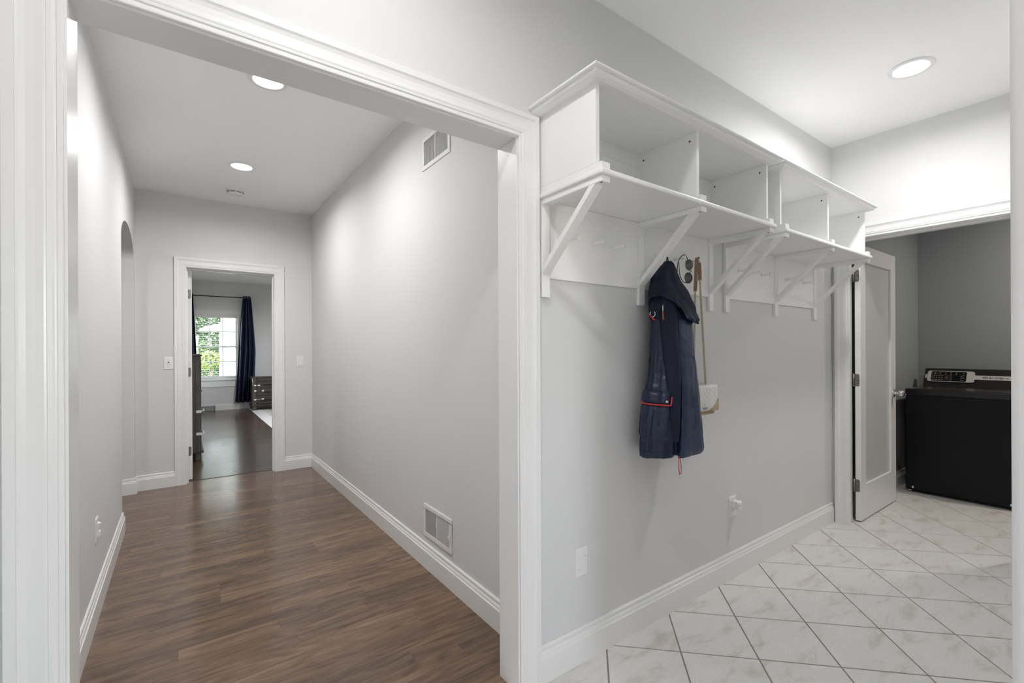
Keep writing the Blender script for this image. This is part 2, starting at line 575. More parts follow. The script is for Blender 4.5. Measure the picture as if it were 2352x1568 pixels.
# wood floor of the corridor: every plank an object
floor_wood = struct(MB().box(XL - WT, XR + 0.06, SPLIT, YE + 0.10, -0.05, -0.003), 'floor_corridor',
                    mat('wood_gap', (0.02, 0.014, 0.011), 0.9), org=(0.4, 3.4, -0.05))
FO2 = ORG[floor_wood.name]
PW = 0.0826
y = SPLIT; row = 0
rp_ = random.Random(11)
while y < YE + 0.10 - 1e-4:
    y1 = min(y + PW, YE + 0.10)
    x = XL - WT - rp_.uniform(0.0, 0.7)
    xe = XR + 0.06
    while x < xe:
        ln = rp_.choice([0.38, 0.52, 0.7, 0.9, 1.1, 1.3])
        a, c = max(x, XL - WT), min(x + ln, xe)
        if c - a > 0.05:
            gx = 0.00022
            pl = [(a + gx, y + gx), (c - gx, y + gx), (c - gx, y1 - gx), (a + gx, y1 - gx)]
            cx, cy = (a + c) / 2, (y + y1) / 2
            me = slab_mesh(pl, cx, cy, 0.0, 0.01, 0.00028); me.name = 'plank'; me.materials.append(WOOD)
            o = bpy.data.objects.new('plank', me); COL.objects.link(o); o.parent = floor_wood
            o.location = (cx - FO2.x, cy - FO2.y, -FO2.z)
        x += ln
    y = y1; row += 1

# bedroom floor: far planks joined
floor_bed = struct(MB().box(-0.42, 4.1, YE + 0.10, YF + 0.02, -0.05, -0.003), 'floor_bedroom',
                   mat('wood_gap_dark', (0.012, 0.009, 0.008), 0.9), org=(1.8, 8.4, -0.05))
b = MB(); y = YE + 0.10
while y < YF:
    x = -0.42 - rp_.uniform(0, 0.8)
    while x < 4.0:
        ln = rp_.choice([0.5, 0.7, 0.9, 1.2])
        a, c = max(x, -0.42), min(x + ln, 4.0)
        if c > a + 0.02:
            h_ = [rp_.uniform(-0.0008, 0.0004) for _ in range(4)]
            q_ = [(a + .001, y + .001), (c - .001, y + .001), (c - .001, y + PW - .001), (a + .001, y + PW - .001)]
            b.hexa([(q0, q1, -.008) for q0, q1 in q_], [(q0, q1, hh) for (q0, q1), hh in zip(q_, h_)])
        x += ln
    y += PW
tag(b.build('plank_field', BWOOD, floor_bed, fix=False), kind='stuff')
# flat reducer strip between the two wood floors
struct(MB().prism([(DX0, YE + .085, 0), (DX0, YE + .125, 0), (DX0, YE + .120, .004), (DX0, YE + .09, .004)], (DX1 - DX0, 0, 0)), 'trim_6', BWOOD)
struct(MB().box(-3.1, XL - WT, YA, YE, -0.05, 0), 'floor_side_room', WOOD)

# ------------------------------------------------------------------ trim: baseboards, casings, jambs
BB = [(0, 0), (.0165, 0), (.0165, .0965), (.0150, .0995), (.0125, .1005), (.0125, .1030), (.0115, .1100), (.0090, .1165),
      (.0072, .1180), (.0072, .1215), (.0085, .1235), (.0080, .1330), (.0050, .1380), (0, .1380)]

def base_run(mb, path, prof=BB):
    """path of (x, y), the room lies to the left of the walking direction; mitred at corners"""
    path = [Vector(p) for p in path]
    n = len(path); rings = []
    for i, p in enumerate(path):
        def nrm(a, c):
            d = (c - a).normalized(); return Vector((-d.y, d.x))
        if i == 0: m_ = nrm(path[0], path[1])
        elif i == n - 1: m_ = nrm(path[-2], path[-1])
        else:
            n1, n2 = nrm(path[i - 1], p), nrm(p, path[i + 1])
            m_ = (n1 + n2); m_ = m_ / (1 + n1.dot(n2))
        rings.append([(p.x + m_.x * d, p.y + m_.y * d, z) for d, z in prof])
    mb.sweep(rings)
    return mb

# casing profile: (distance from inner edge, thickness)
CW = 0.0905
CS = [(0, 0), (0, .0095), (.0020, .0115), (.0090, .0118), (.0110, .0102), (.0140, .0108), (.0170, .0135), (.0250, .0140), (.0256, .0130),
      (.0264, .0140), (.0300, .0146), (.0420, .0138), (.0560, .0140), (.0660, .0165), (.0700, .0188), (.0708, .0178), (.0716, .0190),
      (.0890, .0195), (CW, .0180), (CW, 0)]

def casing(mb, x0, x1, zt, to_world, legs=(True, True), prof=CS, reveal=.005, z0=0.0):
    """door casing in a plane: to_world(s, z, t) maps along-wall s, height z, thickness t"""
    a, c, zt = x0 - reveal, x1 + reveal, zt + reveal
    rings = []
    if legs[0]: rings.append([to_world(a - u, z0, t) for u, t in prof])
    rings.append([to_world(a - u if legs[0] else a, zt + u, t) for u, t in prof])
    rings.append([to_world(c + u if legs[1] else c, zt + u, t) for u, t in prof])
    if legs[1]: rings.append([to_world(c + u, z0, t) for u, t in prof])
    for i in range(len(rings) - 1):
        mb.sweep([rings[i], rings[i + 1]])
    return mb

# wide opening: jambs + casings on both faces
t1 = struct(casing(MB(), XO0, XO1, ZO, lambda s, z, t: (s, YA - t, z)), 'trim_1', TRIM)
jb = MB()
jb.box(XO0 - J, XO0, YA - .001, YB + .001, 0, ZO).box(XO1, XO1 + J, YA - .001, YB + .001, 0, ZO).box(XO0 - J, XO1 + J, YA - .001, YB + .001, ZO, ZO + J)
jb.build('jamb', TRIM, t1)
casing(MB(), XO0, XO1, ZO, lambda s, z, t: (s, YB + t, z)).build('corridor_side_casing', TRIM, t1)
# bedroom door casing + jamb with stop
t2 = struct(casing(MB(), DX0, DX1, DZ, lambda s, z, t: (s, YE - t, z)), 'trim_2', TRIM)
jb = MB()
jb.box(DX0 - J, DX0, YE, YBR, 0, DZ).box(DX1, DX1 + J, YE, YBR, 0, DZ).box(DX0 - J, DX1 + J, YE, YBR, DZ, DZ + J)
jb.box(DX0, DX0 + .012, YE + .045, YE + .078, 0, DZ - .012).box(DX1 - .012, DX1, YE + .045, YE + .078, 0, DZ - .012).box(DX0, DX1, YE + .045, YE + .078, DZ - .012, DZ)
jb.build('jamb', TRIM, t2)
casing(MB(), DX0, DX1, DZ, lambda s, z, t: (s, YBR + t, z)).build('bedroom_side_casing', TRIM, t2)
# laundry opening
t3 = struct(casing(MB(), LY0, LY1 - .014, LZ, lambda s, z, t: (XM - t * 1.3, s, z)), 'trim_3', TRIM)
jb = MB()
jb.box(XM, XM2, LY1 + .014, LY1 + J + .010, 0, LZ).box(XM, XM2, LY0 - J, LY0, 0, LZ).box(XM, XM2, LY0 - J, LY1 + J, LZ, LZ + J)
jb.box(XM + .03, XM2 - .036, LY0, LY1, LZ - .012, LZ)
jb.build('jamb', TRIM, t3)

# baseboards (room on the left of the path)
struct(base_run(MB(), [(XM - .024, YA), (XO1 + CW + .005, YA)]), 'baseboard_front', TRIM)
struct(base_run(MB(), [(XR, YB + .021), (XR, YE), (DX1 + CW + .005, YE)]), 'baseboard_corridor_right', TRIM)
struct(base_run(MB(), [(DX0 - CW - .005, YE), (XL, YE), (XL, AY1), (XL - WT, AY1)]), 'baseboard_corridor_end', TRIM)
struct(base_run(MB(), [(XL - WT, AY0), (XL, AY0), (XL, YB + .021)]), 'baseboard_corridor_left', TRIM)
struct(base_run(MB(), [(HX1, YH), (HX1, MY), (XM - .024, MY)]), 'baseboard_hall_right', TRIM)
struct(base_run(MB(), [(HX0, YA), (HX0, YH)]), 'baseboard_hall_left', TRIM)
struct(base_run(MB(), [(XLB, -.48), (XLB, YLL), (XM2, YLL)]), 'baseboard_laundry', TRIM)
struct(base_run(MB(), [(4.0, YF), (0.59, YF)]), 'baseboard_bedroom_far', TRIM)
struct(base_run(MB(), [(0.335, YF), (-0.30, YF), (-0.30, YBR)]), 'baseboard_bedroom_left', TRIM)

# ------------------------------------------------------------------ recessed ceiling lights, smoke alarm
def ceiling_light(x, y, label, power=LAMP_W, spread=166, col=(0.995, 0.988, 0.985)):
    t = thing('recessed_light', (x, y, H), label, 'ceiling light', 'recessed ceiling lights')
    MB().lathe([(.098, -.0002), (.098, -.003), (.094, -.006), (.080, -.0075), (.073, -.0055), (.070, -.0015), (.070, -.0003)], (x, y, H), n=40).build('trim_ring', PLASTIC, t)
    l = MB().lathe([(.0700, -.0016), (.045, -.0024), (.0, -.0028)], (x, y, H), n=40).build('lens', LENS, t)
    ld = bpy.data.lights.new('lamp', 'AREA')
    ld.shape = 'DISK'; ld.size = 0.135; ld.spread = math.radians(spread); ld.energy = power; ld.color = col
    lo = bpy.data.objects.new('lamp', ld); COL.objects.link(lo); lo.parent = t
    lo.location = (0, 0, -0.012)
    return t
ceiling_light(0.398, 4.216, 'round recessed ceiling light beside the smoke alarm in the corridor')
ceiling_light(0.390, 2.790, 'recessed ceiling light half hidden by the head of the wide opening')
ceiling_light(3.108, 0.720, 'round recessed ceiling light above the tiled mudroom', 9.8, 170)
ceiling_light(0.350, 0.720, 'recessed ceiling light over the hall in front of the wide opening', 6.0, 172)
ceiling_light(0.400, -1.500, 'added recessed ceiling light further back in the hall, out of view', 8.0)  # unseen lamp, added for light from behind the camera
ceiling_light(-1.70, 4.000, 'added recessed ceiling light in the room beyond the arch, out of view')  # unseen lamp, added so the room behind the arch is lit
ceiling_light(1.900, 8.600, 'added recessed ceiling light in the bedroom, out of view', 36)  # unseen lamp, added to brighten the bedroom
ceiling_light(5.35, -0.12, 'warm recessed ceiling light in the laundry', 13.0, 160, (1.0, 0.88, 0.77))

sx, sy = 0.412, 4.887
t = thing('smoke_alarm', (sx, sy, H), 'white round smoke alarm on the corridor ceiling', 'smoke alarm')
MB().lathe([(.072, -.0002), (.072, -.012), (.068, -.016)], (sx, sy, H), n=40).build('base', PLASTIC, t)
MB().lathe([(.064, -.016), (.066, -.020), (.066, -.034), (.060, -.041), (.048, -.0435), (.0, -.044)], (sx, sy, H), n=40).build('cover', PLASTIC, t)
for k in range(8):
    q0, q1 = math.radians(k * 45 + 4), math.radians(k * 45 + 36)
    m_ = MB(); pts = [q0 + (q1 - q0) * i / 5 for i in range(6)]
    m_.sweep([[(sx + .0668 * math.cos(q), sy + .0668 * math.sin(q), H - .0235), (sx + .0668 * math.cos(q), sy + .0668 * math.sin(q), H - .0285),
               (sx + .060 * math.cos(q), sy + .060 * math.sin(q), H - .0285), (sx + .060 * math.cos(q), sy + .060 * math.sin(q), H - .0235)] for q in pts])
    m_.build('slot', DARKHOLE, t)
MB().lathe([(.010, -.0438), (.010, -.0455), (.0, -.0458)], (sx + .030, sy - .018, H), n=16).build('test_button', PLASTIC, t)

# ------------------------------------------------------------------ wall shelf units with pegs
def shelf_unit(X0, label):
    t = thing('wall_shelf_unit', (X0 + .586, YA, 1.462), label, 'wall shelf', 'white cubby shelf units on the mudroom wall')
    W_ = 1.172
    posts = [X0, X0 + .566, X0 + W_ - .04]
    yb_ = YA - .0005
    for xp in posts:
        br = MB().box(xp, xp + .04, 1.336, yb_, 1.462, 1.832).box(xp, xp + .04, 1.032, 1.336, 1.811, 1.832).build('bracket', SHELFW, t, bevel=.0012)
        # diagonal brace
        ya, za, yc_, zc = 1.336, 1.548, 1.062, 1.811
        d = Vector((0, yc_ - ya, zc - za)).normalized(); n = Vector((0, -d.z, d.y)) if d.z > 0 else Vector((0, d.z, -d.y))
        th = .020
        q = [(ya, za), (ya, za + th / abs(d.y)), (yc_ + th / abs(d.z), zc), (yc_, zc)]
        MB().prism([(xp + .001, y_, z_) for y_, z_ in q], (.038, 0, 0)).build('brace', SHELFW, br, bevel=.001)
        MB().lathe([(.004, 0), (.004, -.0006), (0, -.0006)], (xp + .012, 1.045, 1.811), n=10).build('screw_hole', DARKHOLE, br)
        # foot rail on the shelf under each upright
        MB().box(xp, xp + .04, 1.032, yb_, 1.852, 1.876).build('foot_rail', SHELFW, t, bevel=.0015)
    MB().box(X0 - .010, X0 + W_ + .010, 1.022, yb_, 1.8325, 1.852).build('shelf', SHELFW, t, bevel=.006, seg=3)
    # lower back panel with rails
    MB().box(X0 + .002, X0 + W_ - .002, 1.3435, yb_, 1.536, 1.832).build('back_panel', SHELFW, t)
    for xa, xb in ((X0 + .040, X0 + .566), (X0 + .606, X0 + W_ - .04)):
        MB().box(xa, xb, 1.3415, 1.3435, 1.536, 1.579).build('rail', SHELFW, t, bevel=.0008)
        MB().box(xa, xb, 1.3415, 1.3435, 1.805, 1.832).build('rail', SHELFW, t, bevel=.0008)
    # cubbies
    for xa in (X0, X0 + .577, X0 + W_ - .018):
        nm = 'divider' if xa == X0 + .577 else 'side_panel'
        MB().box(xa, xa + .018, 1.058, yb_, 1.876, 2.142).build(nm, SHELFW, t, bevel=.001)
    MB().box(X0 + .018, X0 + W_ - .018, 1.3435, yb_, 1.852, 2.142).build('upper_back_panel', SHELFW, t)
    for xa, xb in ((X0 + .018, X0 + .577), (X0 + .595, X0 + W_ - .018)):
        MB().box(xa, xb, 1.3415, 1.3435, 2.082, 2.142).build('upper_rail', SHELFW, t, bevel=.0008)
        for s0 in (xa, xb - .022):
            MB().box(s0, s0 + .022, 1.3415, 1.3435, 1.852, 2.081).build('stile', SHELFW, t, bevel=.0008)
    for xf in (X0 + .577, X0 + W_ - .018):
        for yy in (1.088, 1.318):
            MB().lathe([(.0042, 0), (.0042, -.0006), (0, -.0006)], (xf, yy, 2.108), ax=(1, 0, 0), n=12).build('dowel_hole', DARKHOLE, t)
    MB().box(X0 + .001, X0 + W_ - .001, 1.060, yb_, 2.142, 2.160).build('top_board', SHELFW, t)
    CR = [(.0, 2.1405), (.016, 2.1405), (.0185, 2.1420), (.0265, 2.1440), (.0350, 2.1490), (.0400, 2.1555), (.0405, 2.1580), (.0385, 2.1590),
          (.0460, 2.1598), (.0505, 2.1625), (.0520, 2.1660), (.0505, 2.1700), (.0460, 2.1728), (.0, 2.1728)]
    base_run(MB(), [(X0 + W_, yb_), (X0 + W_, 1.058), (X0, 1.058), (X0, yb_)], CR).build('crown_molding', SHELFW, t)
    # pegs
    for k in (0, .566):
        for xp in (.150, .279, .407):
            x = X0 + xp + k
            MB().lathe([(.0, .0005), (.0085, .0005), (.0080, -.006), (.0068, -.020), (.0064, -.042), (.0075, -.0475), (.0105, -.0495),
                        (.0112, -.0530), (.0098, -.0575), (.0055, -.0600), (.0, -.0605)], (x, 1.3435, 1.700), ax=(0, 1, 0), n=16).build('peg', SHELFW, t)
    return t
UX = 1.107
u1 = shelf_unit(UX, 'white wooden cubby shelf with pegs and brackets next to the wide opening')
u2 = copy_tree(u1, dx=(1.292, 0, 0))
u2['label'] = 'white wooden cubby shelf with empty pegs nearest the laundry door'

# ------------------------------------------------------------------ doors
HINGE = STEEL
def hinge(parent, zc, leafbox, barrel, ax):
    """leafbox: function(z0,z1)->(x0,x1,y0,y1); barrel=(x,y)"""
    x0, x1, y0, y1 = leafbox
    r = .010
    h = MB()
    if ax == 'x':      # leaf lies in a plane X = x0..x1, rounded on the y0 side
        pts = [(y1, zc - .045), (y1, zc + .045), (y0 + r, zc + .045), (y0 + .003, zc + .042), (y0, zc + .035), (y0, zc - .035), (y0 + .003, zc - .042), (y0 + r, zc - .045)]
        h.prism([(x0, p, z) for p, z in pts], (x1 - x0, 0, 0))
    else:              # leaf in plane Y, rounded on the x1 side
        pts = [(x0, zc - .045), (x1 - r, zc - .045), (x1 - .003, zc - .042), (x1, zc - .035), (x1, zc + .035), (x1 - .003, zc + .042), (x1 - r, zc + .045), (x0, zc + .045)]
        h.prism([(p, y0, z) for p, z in pts], (0, y1 - y0, 0))
    o = h.build('hinge', HINGE, parent)
    MB().tube([(barrel[0], barrel[1], zc - .0465), (barrel[0], barrel[1], zc + .0465)], .0062, 12).build('barrel', HINGE, o)
    for k in (-.030, 0, .030):
        off = .006 if k == 0 else -.004
        if ax == 'x':
            MB().lathe([(.0032, 0), (.0030, -.0006), (0, -.0008)], (x0, (y0 + y1) / 2 - off, zc + k), ax=(1, 0, 0), n=10).build('screw', DARKHOLE, o)
        else:
            MB().lathe([(.0032, 0), (.0030, -.0006), (0, -.0008)], ((x0 + x1) / 2 + off, y0, zc + k), ax=(0, 1, 0), n=10).build('screw', DARKHOLE, o)
    return o

# laundry door, open at a right angle, one big frosted pane
dX0, dX1, dY0, dY1, dZ0, dZ1 = XM2 + .004, 4.775, 1.212, 1.247, .010, 2.014
gX0, gX1, gZ0, gZ1 = 4.088, 4.660, .262, 1.892
d1 = thing('door_1', (dX0, dY1, dZ0), 'white door with a tall frosted glass pane standing open into the laundry', 'door', kind='structure')
for nm, bx in (('stile', (dX0, gX0, dY0, dY1, dZ0, dZ1)), ('stile', (gX1, dX1, dY0, dY1, dZ0, dZ1)),
               ('rail', (gX0, gX1, dY0, dY1, dZ0, gZ0)), ('rail', (gX0, gX1, dY0, dY1, gZ1, dZ1))):
    MB().box(*bx).build(nm, TRIM, d1, bevel=.0008)
MB().box(gX0 - .004, gX1 + .004, dY0 + .014, dY0 + .020, gZ0 - .004, gZ1 + .004).build('glass_pane', FROST, d1)
for z in (1.79, 1.03, .262):
    hinge(d1, z, (dX0 - .0022, dX0 - .0002, dY0 + .008, dY1), (dX0 - .006, dY1 + .006), 'x')
kx, kz = 4.712, .895
for sg, yy in ((-1, dY0), (1, dY1)):
    kn = MB().lathe([(.0, 0), (.033, 0), (.033, .004), (.029, .008), (.014, .010), (.011, .014), (.0105, .030), (.013, .034), (.022, .040), (.0265, .050),
                     (.0265, .058), (.022, .066), (.012, .0705), (.0, .0715)], (kx, yy, kz), ax=(0, sg, 0), n=28).build('door_knob', CHROME, d1)

# bedroom door, open into the bedroom: its hinge edge shows
d2 = thing('door_2', (.055, YBR, .01), 'white bedroom door standing open with its hinged edge in view', 'door', kind='structure')
MB().box(.055, .091, YBR + .004, YBR + .745, .010, 2.042).build('door_leaf', TRIM, d2, bevel=.001)
for z in (1.815, 1.055, .285):
    hinge(d2, z, (.0552, .0825, YBR + .0018, YBR + .0038), (.0520, YBR + .0005), 'y')
MB().lathe([(.0, 0), (.033, 0), (.033, .004), (.029, .008), (.012, .012), (.011, .030), (.022, .040), (.0265, .054), (.022, .066), (.0, .0715)],
           (.091, YBR + .685, .91), ax=(1, 0, 0), n=24).build('door_knob', CHROME, d2)

d2.rotation_euler = (0, 0, math.radians(11))

# ------------------------------------------------------------------ plates, outlets, switches, vents
def frustum(mb, s0, s1, z0, z1, t0, t1, ch, tw):
    """plate with chamfered rim: tw(s, z, t)"""
    a = [(s0, z0), (s1, z0), (s1, z1), (s0, z1)]
    c = [(s0 + ch, z0 + ch), (s1 - ch, z0 + ch), (s1 - ch, z1 - ch), (s0 + ch, z1 - ch)]
    mb.hexa([tw(s, z, t0) for s, z in a], [tw(s, z, t0 + (t1 - t0) * .4) for s, z in a])
    mb.hexa([tw(s, z, t0 + (t1 - t0) * .4) for s, z in a], [tw(s, z, t1) for s, z in c])
    return mb
def front(s, z, t): return (s, YA - t, z)
def endw(s, z, t): return (s, YE - t, z)
def rightw(s, z, t): return (XR - t, s, z)
def leftw(s, z, t): return (XL + t, s, z)
def screw(parent, s, z, t, tw, ax):
    MB().lathe([(.0036, 0), (.0034, .0008), (.0, .0011)], tw(s, z, t), ax=ax, n=12).build('screw', PLASTIC, parent)
    MB().hexa([tw(s - .0028, z - .0006, t + .0009), tw(s + .0028, z - .0006, t + .0009), tw(s + .0028, z + .0006, t + .0009), tw(s - .0028, z + .0006, t + .0009)],
              [tw(s - .0028, z - .0006, t + .0013), tw(s + .0028, z - .0006, t + .0013), tw(s + .0028, z + .0006, t + .0013), tw(s - .0028, z + .0006, t + .0013)]).build('screw_slot', DARKHOLE, parent)

# blank plate
t = thing('blank_wall_plate', (1.32, YA, .342), 'white blank wall plate with two screws low beside the wide opening', 'wall plate')
frustum(MB(), 1.286, 1.354, .341, .456, 0, .0055, .004, front).build('plate', PLASTIC, t)
screw(t, 1.338, .421, .0055, front, (0, -1, 0)); screw(t, 1.304, .373, .0055, front, (0, -1, 0))
# outlet with a plug-in device
t = thing('wall_outlet', (2.482, YA, .332), 'white wall outlet under the coat with a device plugged into it', 'outlet')
frustum(MB(), 2.446, 2.520, .331, .445, 0, .0055, .004, front).build('plate', PLASTIC, t)
frustum(MB(), 2.4665, 2.4995, .355, .421, .0055, .0075, .001, front).build('receptacle', PLASTIC, t)
for zz in (.372,):
    for dx in (-.006, .006):
        MB().box(2.483 + dx - .001, 2.483 + dx + .001, YA - .0079, YA - .0074, zz - .004, zz + .004).build('slot', DARKHOLE, t)
t = thing('plug_in_device', (2.483, YA - .0075, .378), 'small white cube device plugged into the outlet below the coat', 'plug-in device')
frustum(MB(), 2.464, 2.502, .379, .425, .0076, .030, .002, front).build('body', PLASTIC, t, bevel=.003)
frustum(MB(), 2.462, 2.504, .377, .427, .031, .046, .004, front).build('front_shell', PLASTIC, t, bevel=.004, seg=3)
frustum(MB(), 2.468, 2.498, .384, .420, .046, .0475, .002, front).build('face', PLASTIC, t)
MB().lathe([(.0028, 0), (.0026, .0006), (0, .0008)], front(2.483, .402, .0475), ax=(0, -1, 0), n=14).build('sensor', DARKHOLE, t)
# duplex outlet with child covers, corridor left wall
t = thing('wall_outlet', (XL, 2.975, .346), 'white double outlet with safety plugs low on the corridor left wall', 'outlet')
frustum(MB(), 2.940, 3.010, .346, .461, 0, .0055, .004, leftw).build('plate', PLASTIC, t)
for zz in (.384, .423):
    frustum(MB(), 2.958, 2.992, zz - .014, zz + .014, .0055, .0085, .001, leftw).build('receptacle', PLASTIC, t)
    frustum(MB(), 2.962, 2.988, zz - .011, zz + .012, .0085, .0175, .003, leftw).build('safety_plug', PLASTIC, t)
# toggle switch left of the bedroom door
t = thing('light_switch', (-.092, YE, 1.090), 'white toggle light switch left of the bedroom door', 'light switch')
frustum(MB(), -.130, -.0545, 1.0905, 1.206, 0, .006, .0045, endw).build('plate', PLASTIC, t)
MB().box(-.0975, -.0875, YE - .0066, YE - .006, 1.137, 1.161).build('slot', DARKHOLE, t)
MB().hexa([endw(-.0965, 1.140, .006), endw(-.0885, 1.140, .006), endw(-.0885, 1.152, .006), endw(-.0965, 1.152, .006)],
          [endw(-.0955, 1.136, .015), endw(-.0895, 1.136, .015), endw(-.0895, 1.142, .016), endw(-.0955, 1.142, .016)]).build('toggle', PLASTIC, t)
for z in (1.118, 1.178): screw(t, -.0925, z, .006, endw, (0, -1, 0))
# dimmer right of the bedroom door
t = thing('light_switch', (1.042, YE, 1.084), 'white rocker light switch right of the bedroom door', 'light switch')
frustum(MB(), 1.004, 1.079, 1.084, 1.205, 0, .006, .0045, endw).build('plate', PLASTIC, t)
frustum(MB(), 1.024, 1.058, 1.110, 1.179, .006, .0075, .001, endw).build('rocker_frame', PLASTIC, t)
MB().hexa([endw(1.0275, 1.102, .0075), endw(1.0555, 1.102, .0075), endw(1.0555, 1.188, .0075), endw(1.0275, 1.188, .0075)],
          [endw(1.0285, 1.104, .015), endw(1.0545, 1.104, .015), endw(1.0545, 1.186, .0085), endw(1.0285, 1.186, .0085)]).build('rocker', PLASTIC, t)

def vent(z0, label, lever):
    y0, y1, z1 = 2.152, 2.494, z0 + .186
    t = thing('wall_vent', (XR, (y0 + y1) / 2, z0), label, 'vent', 'wall vents of the corridor')
    bd = .024
    fr = MB()
    for (a, c, e, f_) in ((y0, y1, z0, z0 + bd), (y0, y1, z1 - bd, z1), (y0, y0 + bd, z0 + bd, z1 - bd), (y1 - bd, y1, z0 + bd, z1 - bd)):
        fr.box(XR - .006, XR, a, c, e, f_)
    fr.build('frame', PLASTIC, t, bevel=.0015)
    MB().box(XR - .0008, XR - .0002, y0 + bd, y1 - bd, z0 + bd, z1 - bd).build('backing', mat('vent_dark', (.27, .27, .27), .8), t)
    ym = (y0 + y1) / 2
    MB().box(XR - .0058, XR - .0006, ym - .0035, ym + .0035, z0 + bd, z1 - bd).build('mullion', PLASTIC, t)
    lv = MB()
    for side, sg in (((y0 + bd, ym - .0035), 1), ((ym + .0035, y1 - bd), -1)):
        k = side[0] + .004
        while k < side[1] - .003:
            lv.hexa([(XR - .0054, k, z0 + bd), (XR - .0054, k + .0010, z0 + bd), (XR - .0030, k + .0010 - sg * .0008, z0 + bd), (XR - .0030, k - sg * .0008, z0 + bd)],
                    [(XR - .0054, k, z1 - bd), (XR - .0054, k + .0010, z1 - bd), (XR - .0030, k + .0010 - sg * .0008, z1 - bd), (XR - .0030, k - sg * .0008, z1 - bd)])
            k += .0082
    tag(lv.build('louver_field', PLASTIC, t), kind='stuff')
    for yy in (y0 + .012, y1 - .012):
        screw(t, yy, (z0 + z1) / 2 + (.006 if yy < ym else 0), .006, rightw, (-1, 0, 0))
    if lever:
        MB().box(XR - .018, XR - .004, y0 + .015, y0 + .021, z0 + .078, z0 + .096).build('lever', PLASTIC, t)
    return t
vent(.1795, 'white louvred vent low on the corridor right wall', True)
vent(2.311, 'white louvred vent high on the corridor right wall under the ceiling', False)

# ------------------------------------------------------------------ text helper
def text_mesh(txt, size, xa, ya, loc, name, m, parent, bold=False, sx=1.0):
    cu = bpy.data.curves.new('txt', 'FONT')
    cu.body = txt; cu.size = size; cu.align_x = 'CENTER'; cu.align_y = 'CENTER'
    if bold: cu.offset = size * .03
    tmp = bpy.data.objects.new('txt', cu)
    COL.objects.link(tmp)
    bpy.context.view_layer.update()
    me = bpy.data.meshes.new_from_object(tmp.evaluated_get(bpy.context.evaluated_depsgraph_get()))
    bpy.data.objects.remove(tmp)
    xa = Vector(xa); ya = Vector(ya); org = ORG[parent.name]
    for v in me.vertices:
        v.co = Vector(loc) + xa * v.co.x * sx + ya * v.co.y - org
    me.name = name
    me.materials.clear(); me.materials.append(m)
    o = bpy.data.objects.new(name, me); COL.objects.link(o); o.parent = parent
    ORG[o.name] = org
    return o

# ------------------------------------------------------------------ washing machine
WBLK = mat('black_enamel', (.006, .006, .0075), .42, spec=.22, noise=(12, .05))
WTOP = mat('black_lid_enamel', (.014, .013, .014), .22, spec=.5)
SILV = mat('silver_plastic', (.50, .50, .49), .35, noise=(30, .03))
DISP = mat('control_glass', (.006, .006, .007), .12)
PRINT = mat('pale_print', (.62, .62, .60), .5)
wx0, wx1, wy0, wy1 = 5.18, 5.885, .563, 1.249
wm = thing('washing_machine', ((wx0 + wx1) / 2, (wy0 + wy1) / 2, 0), 'black washing machine with silver control strip in the laundry', 'washing machine')
MB().box(wx0, wx1, wy0, wy1, .024, .850).build('body', WBLK, wm, bevel=.012, seg=3)
MB().box(wx0 - .006, wx1, wy0 - .001, wy1 + .001, .8555, .906).build('top', WTOP, wm, bevel=.008, seg=3)
MB().box(wx0 + .03, wx0 + .46, wy0 + .06, wy1 - .06, .906, .909).build('lid', WTOP, wm, bevel=.0015)
MB().box(wx0 + .008, wx1 - .01, wy0 + .006, wy1 - .006, .850, .8555).build('seam_gasket', DARKHOLE, wm)
for yy in (wy0 + .05, wy1 - .05):
    for xx in (wx0 + .05, wx1 - .06):
        MB().lathe([(.0, 0), (.020, 0), (.020, .010), (.008, .012), (.008, .026), (.0, .026)], (xx, yy, 0), n=16).build('foot', DARKHOLE, wm)
    sgn = 1 if yy > .9 else -1
    MB().box(wx0 - .003, wx0 + .002, yy - .006, yy + .006, .040, .056).build('clip', PLASTIC, wm, bevel=.002)
    MB().box(wx0 + .006, wx0 + .020, yy + sgn * .022 - .009, yy + sgn * .022 + .009, .012, .020).build('clip', PLASTIC, wm, bevel=.002)
FB, FT = Vector((5.70, 0, .906)), Vector((5.795, 0, 1.066))
cs = [(5.70, .906), (5.795, 1.060), (5.803, 1.066), (5.880, 1.066), (5.880, .906)]
con = MB().prism([(x, wy0 + .004, z) for x, z in cs], (0, wy1 - wy0 - .008, 0)).build('console', WTOP, wm, bevel=.003)
sl = (FT - FB).normalized(); nf = Vector((-sl.z, 0, sl.x)); FL = (FT - FB).length
def fc(y, v, off): return Vector((FB.x, y, FB.z)) + sl * FL * v + nf * off
def face_slab(y0, y1, v0, v1, o0, o1, r, name, m, parent):
    """rounded slab on the slanted face"""
    hv = (v1 - v0) * FL; cy_, cv = (y0 + y1) / 2, (v0 + v1) / 2
    w2, h2 = abs(y1 - y0) / 2 - r, hv / 2 - r
    pts = []
    for qx, qy, a0 in ((1, 1, 0), (-1, 1, 90), (-1, -1, 180), (1, -1, 270)):
        for k in range(5):
            a = math.radians(a0 + k * 22.5)
            pts.append((cy_ + qx * w2 + r * math.cos(a), cv + (qy * h2 + r * math.sin(a)) / FL))
    return MB().prism([fc(y, v, o0) for y, v in pts], nf * (o1 - o0)).build(name, m, parent)
face_slab(.569, 1.236, .43, .66, .0005, .0030, .001, 'silver_strip', SILV, con)
face_slab(.900, 1.218, .24, .84, .0030, .0100, .018, 'control_bezel', SILV, con)
face_slab(.952, 1.192, .27, .81, .0100, .0112, .010, 'control_panel', DISP, con)
pm = MB(); rr = random.Random(3)
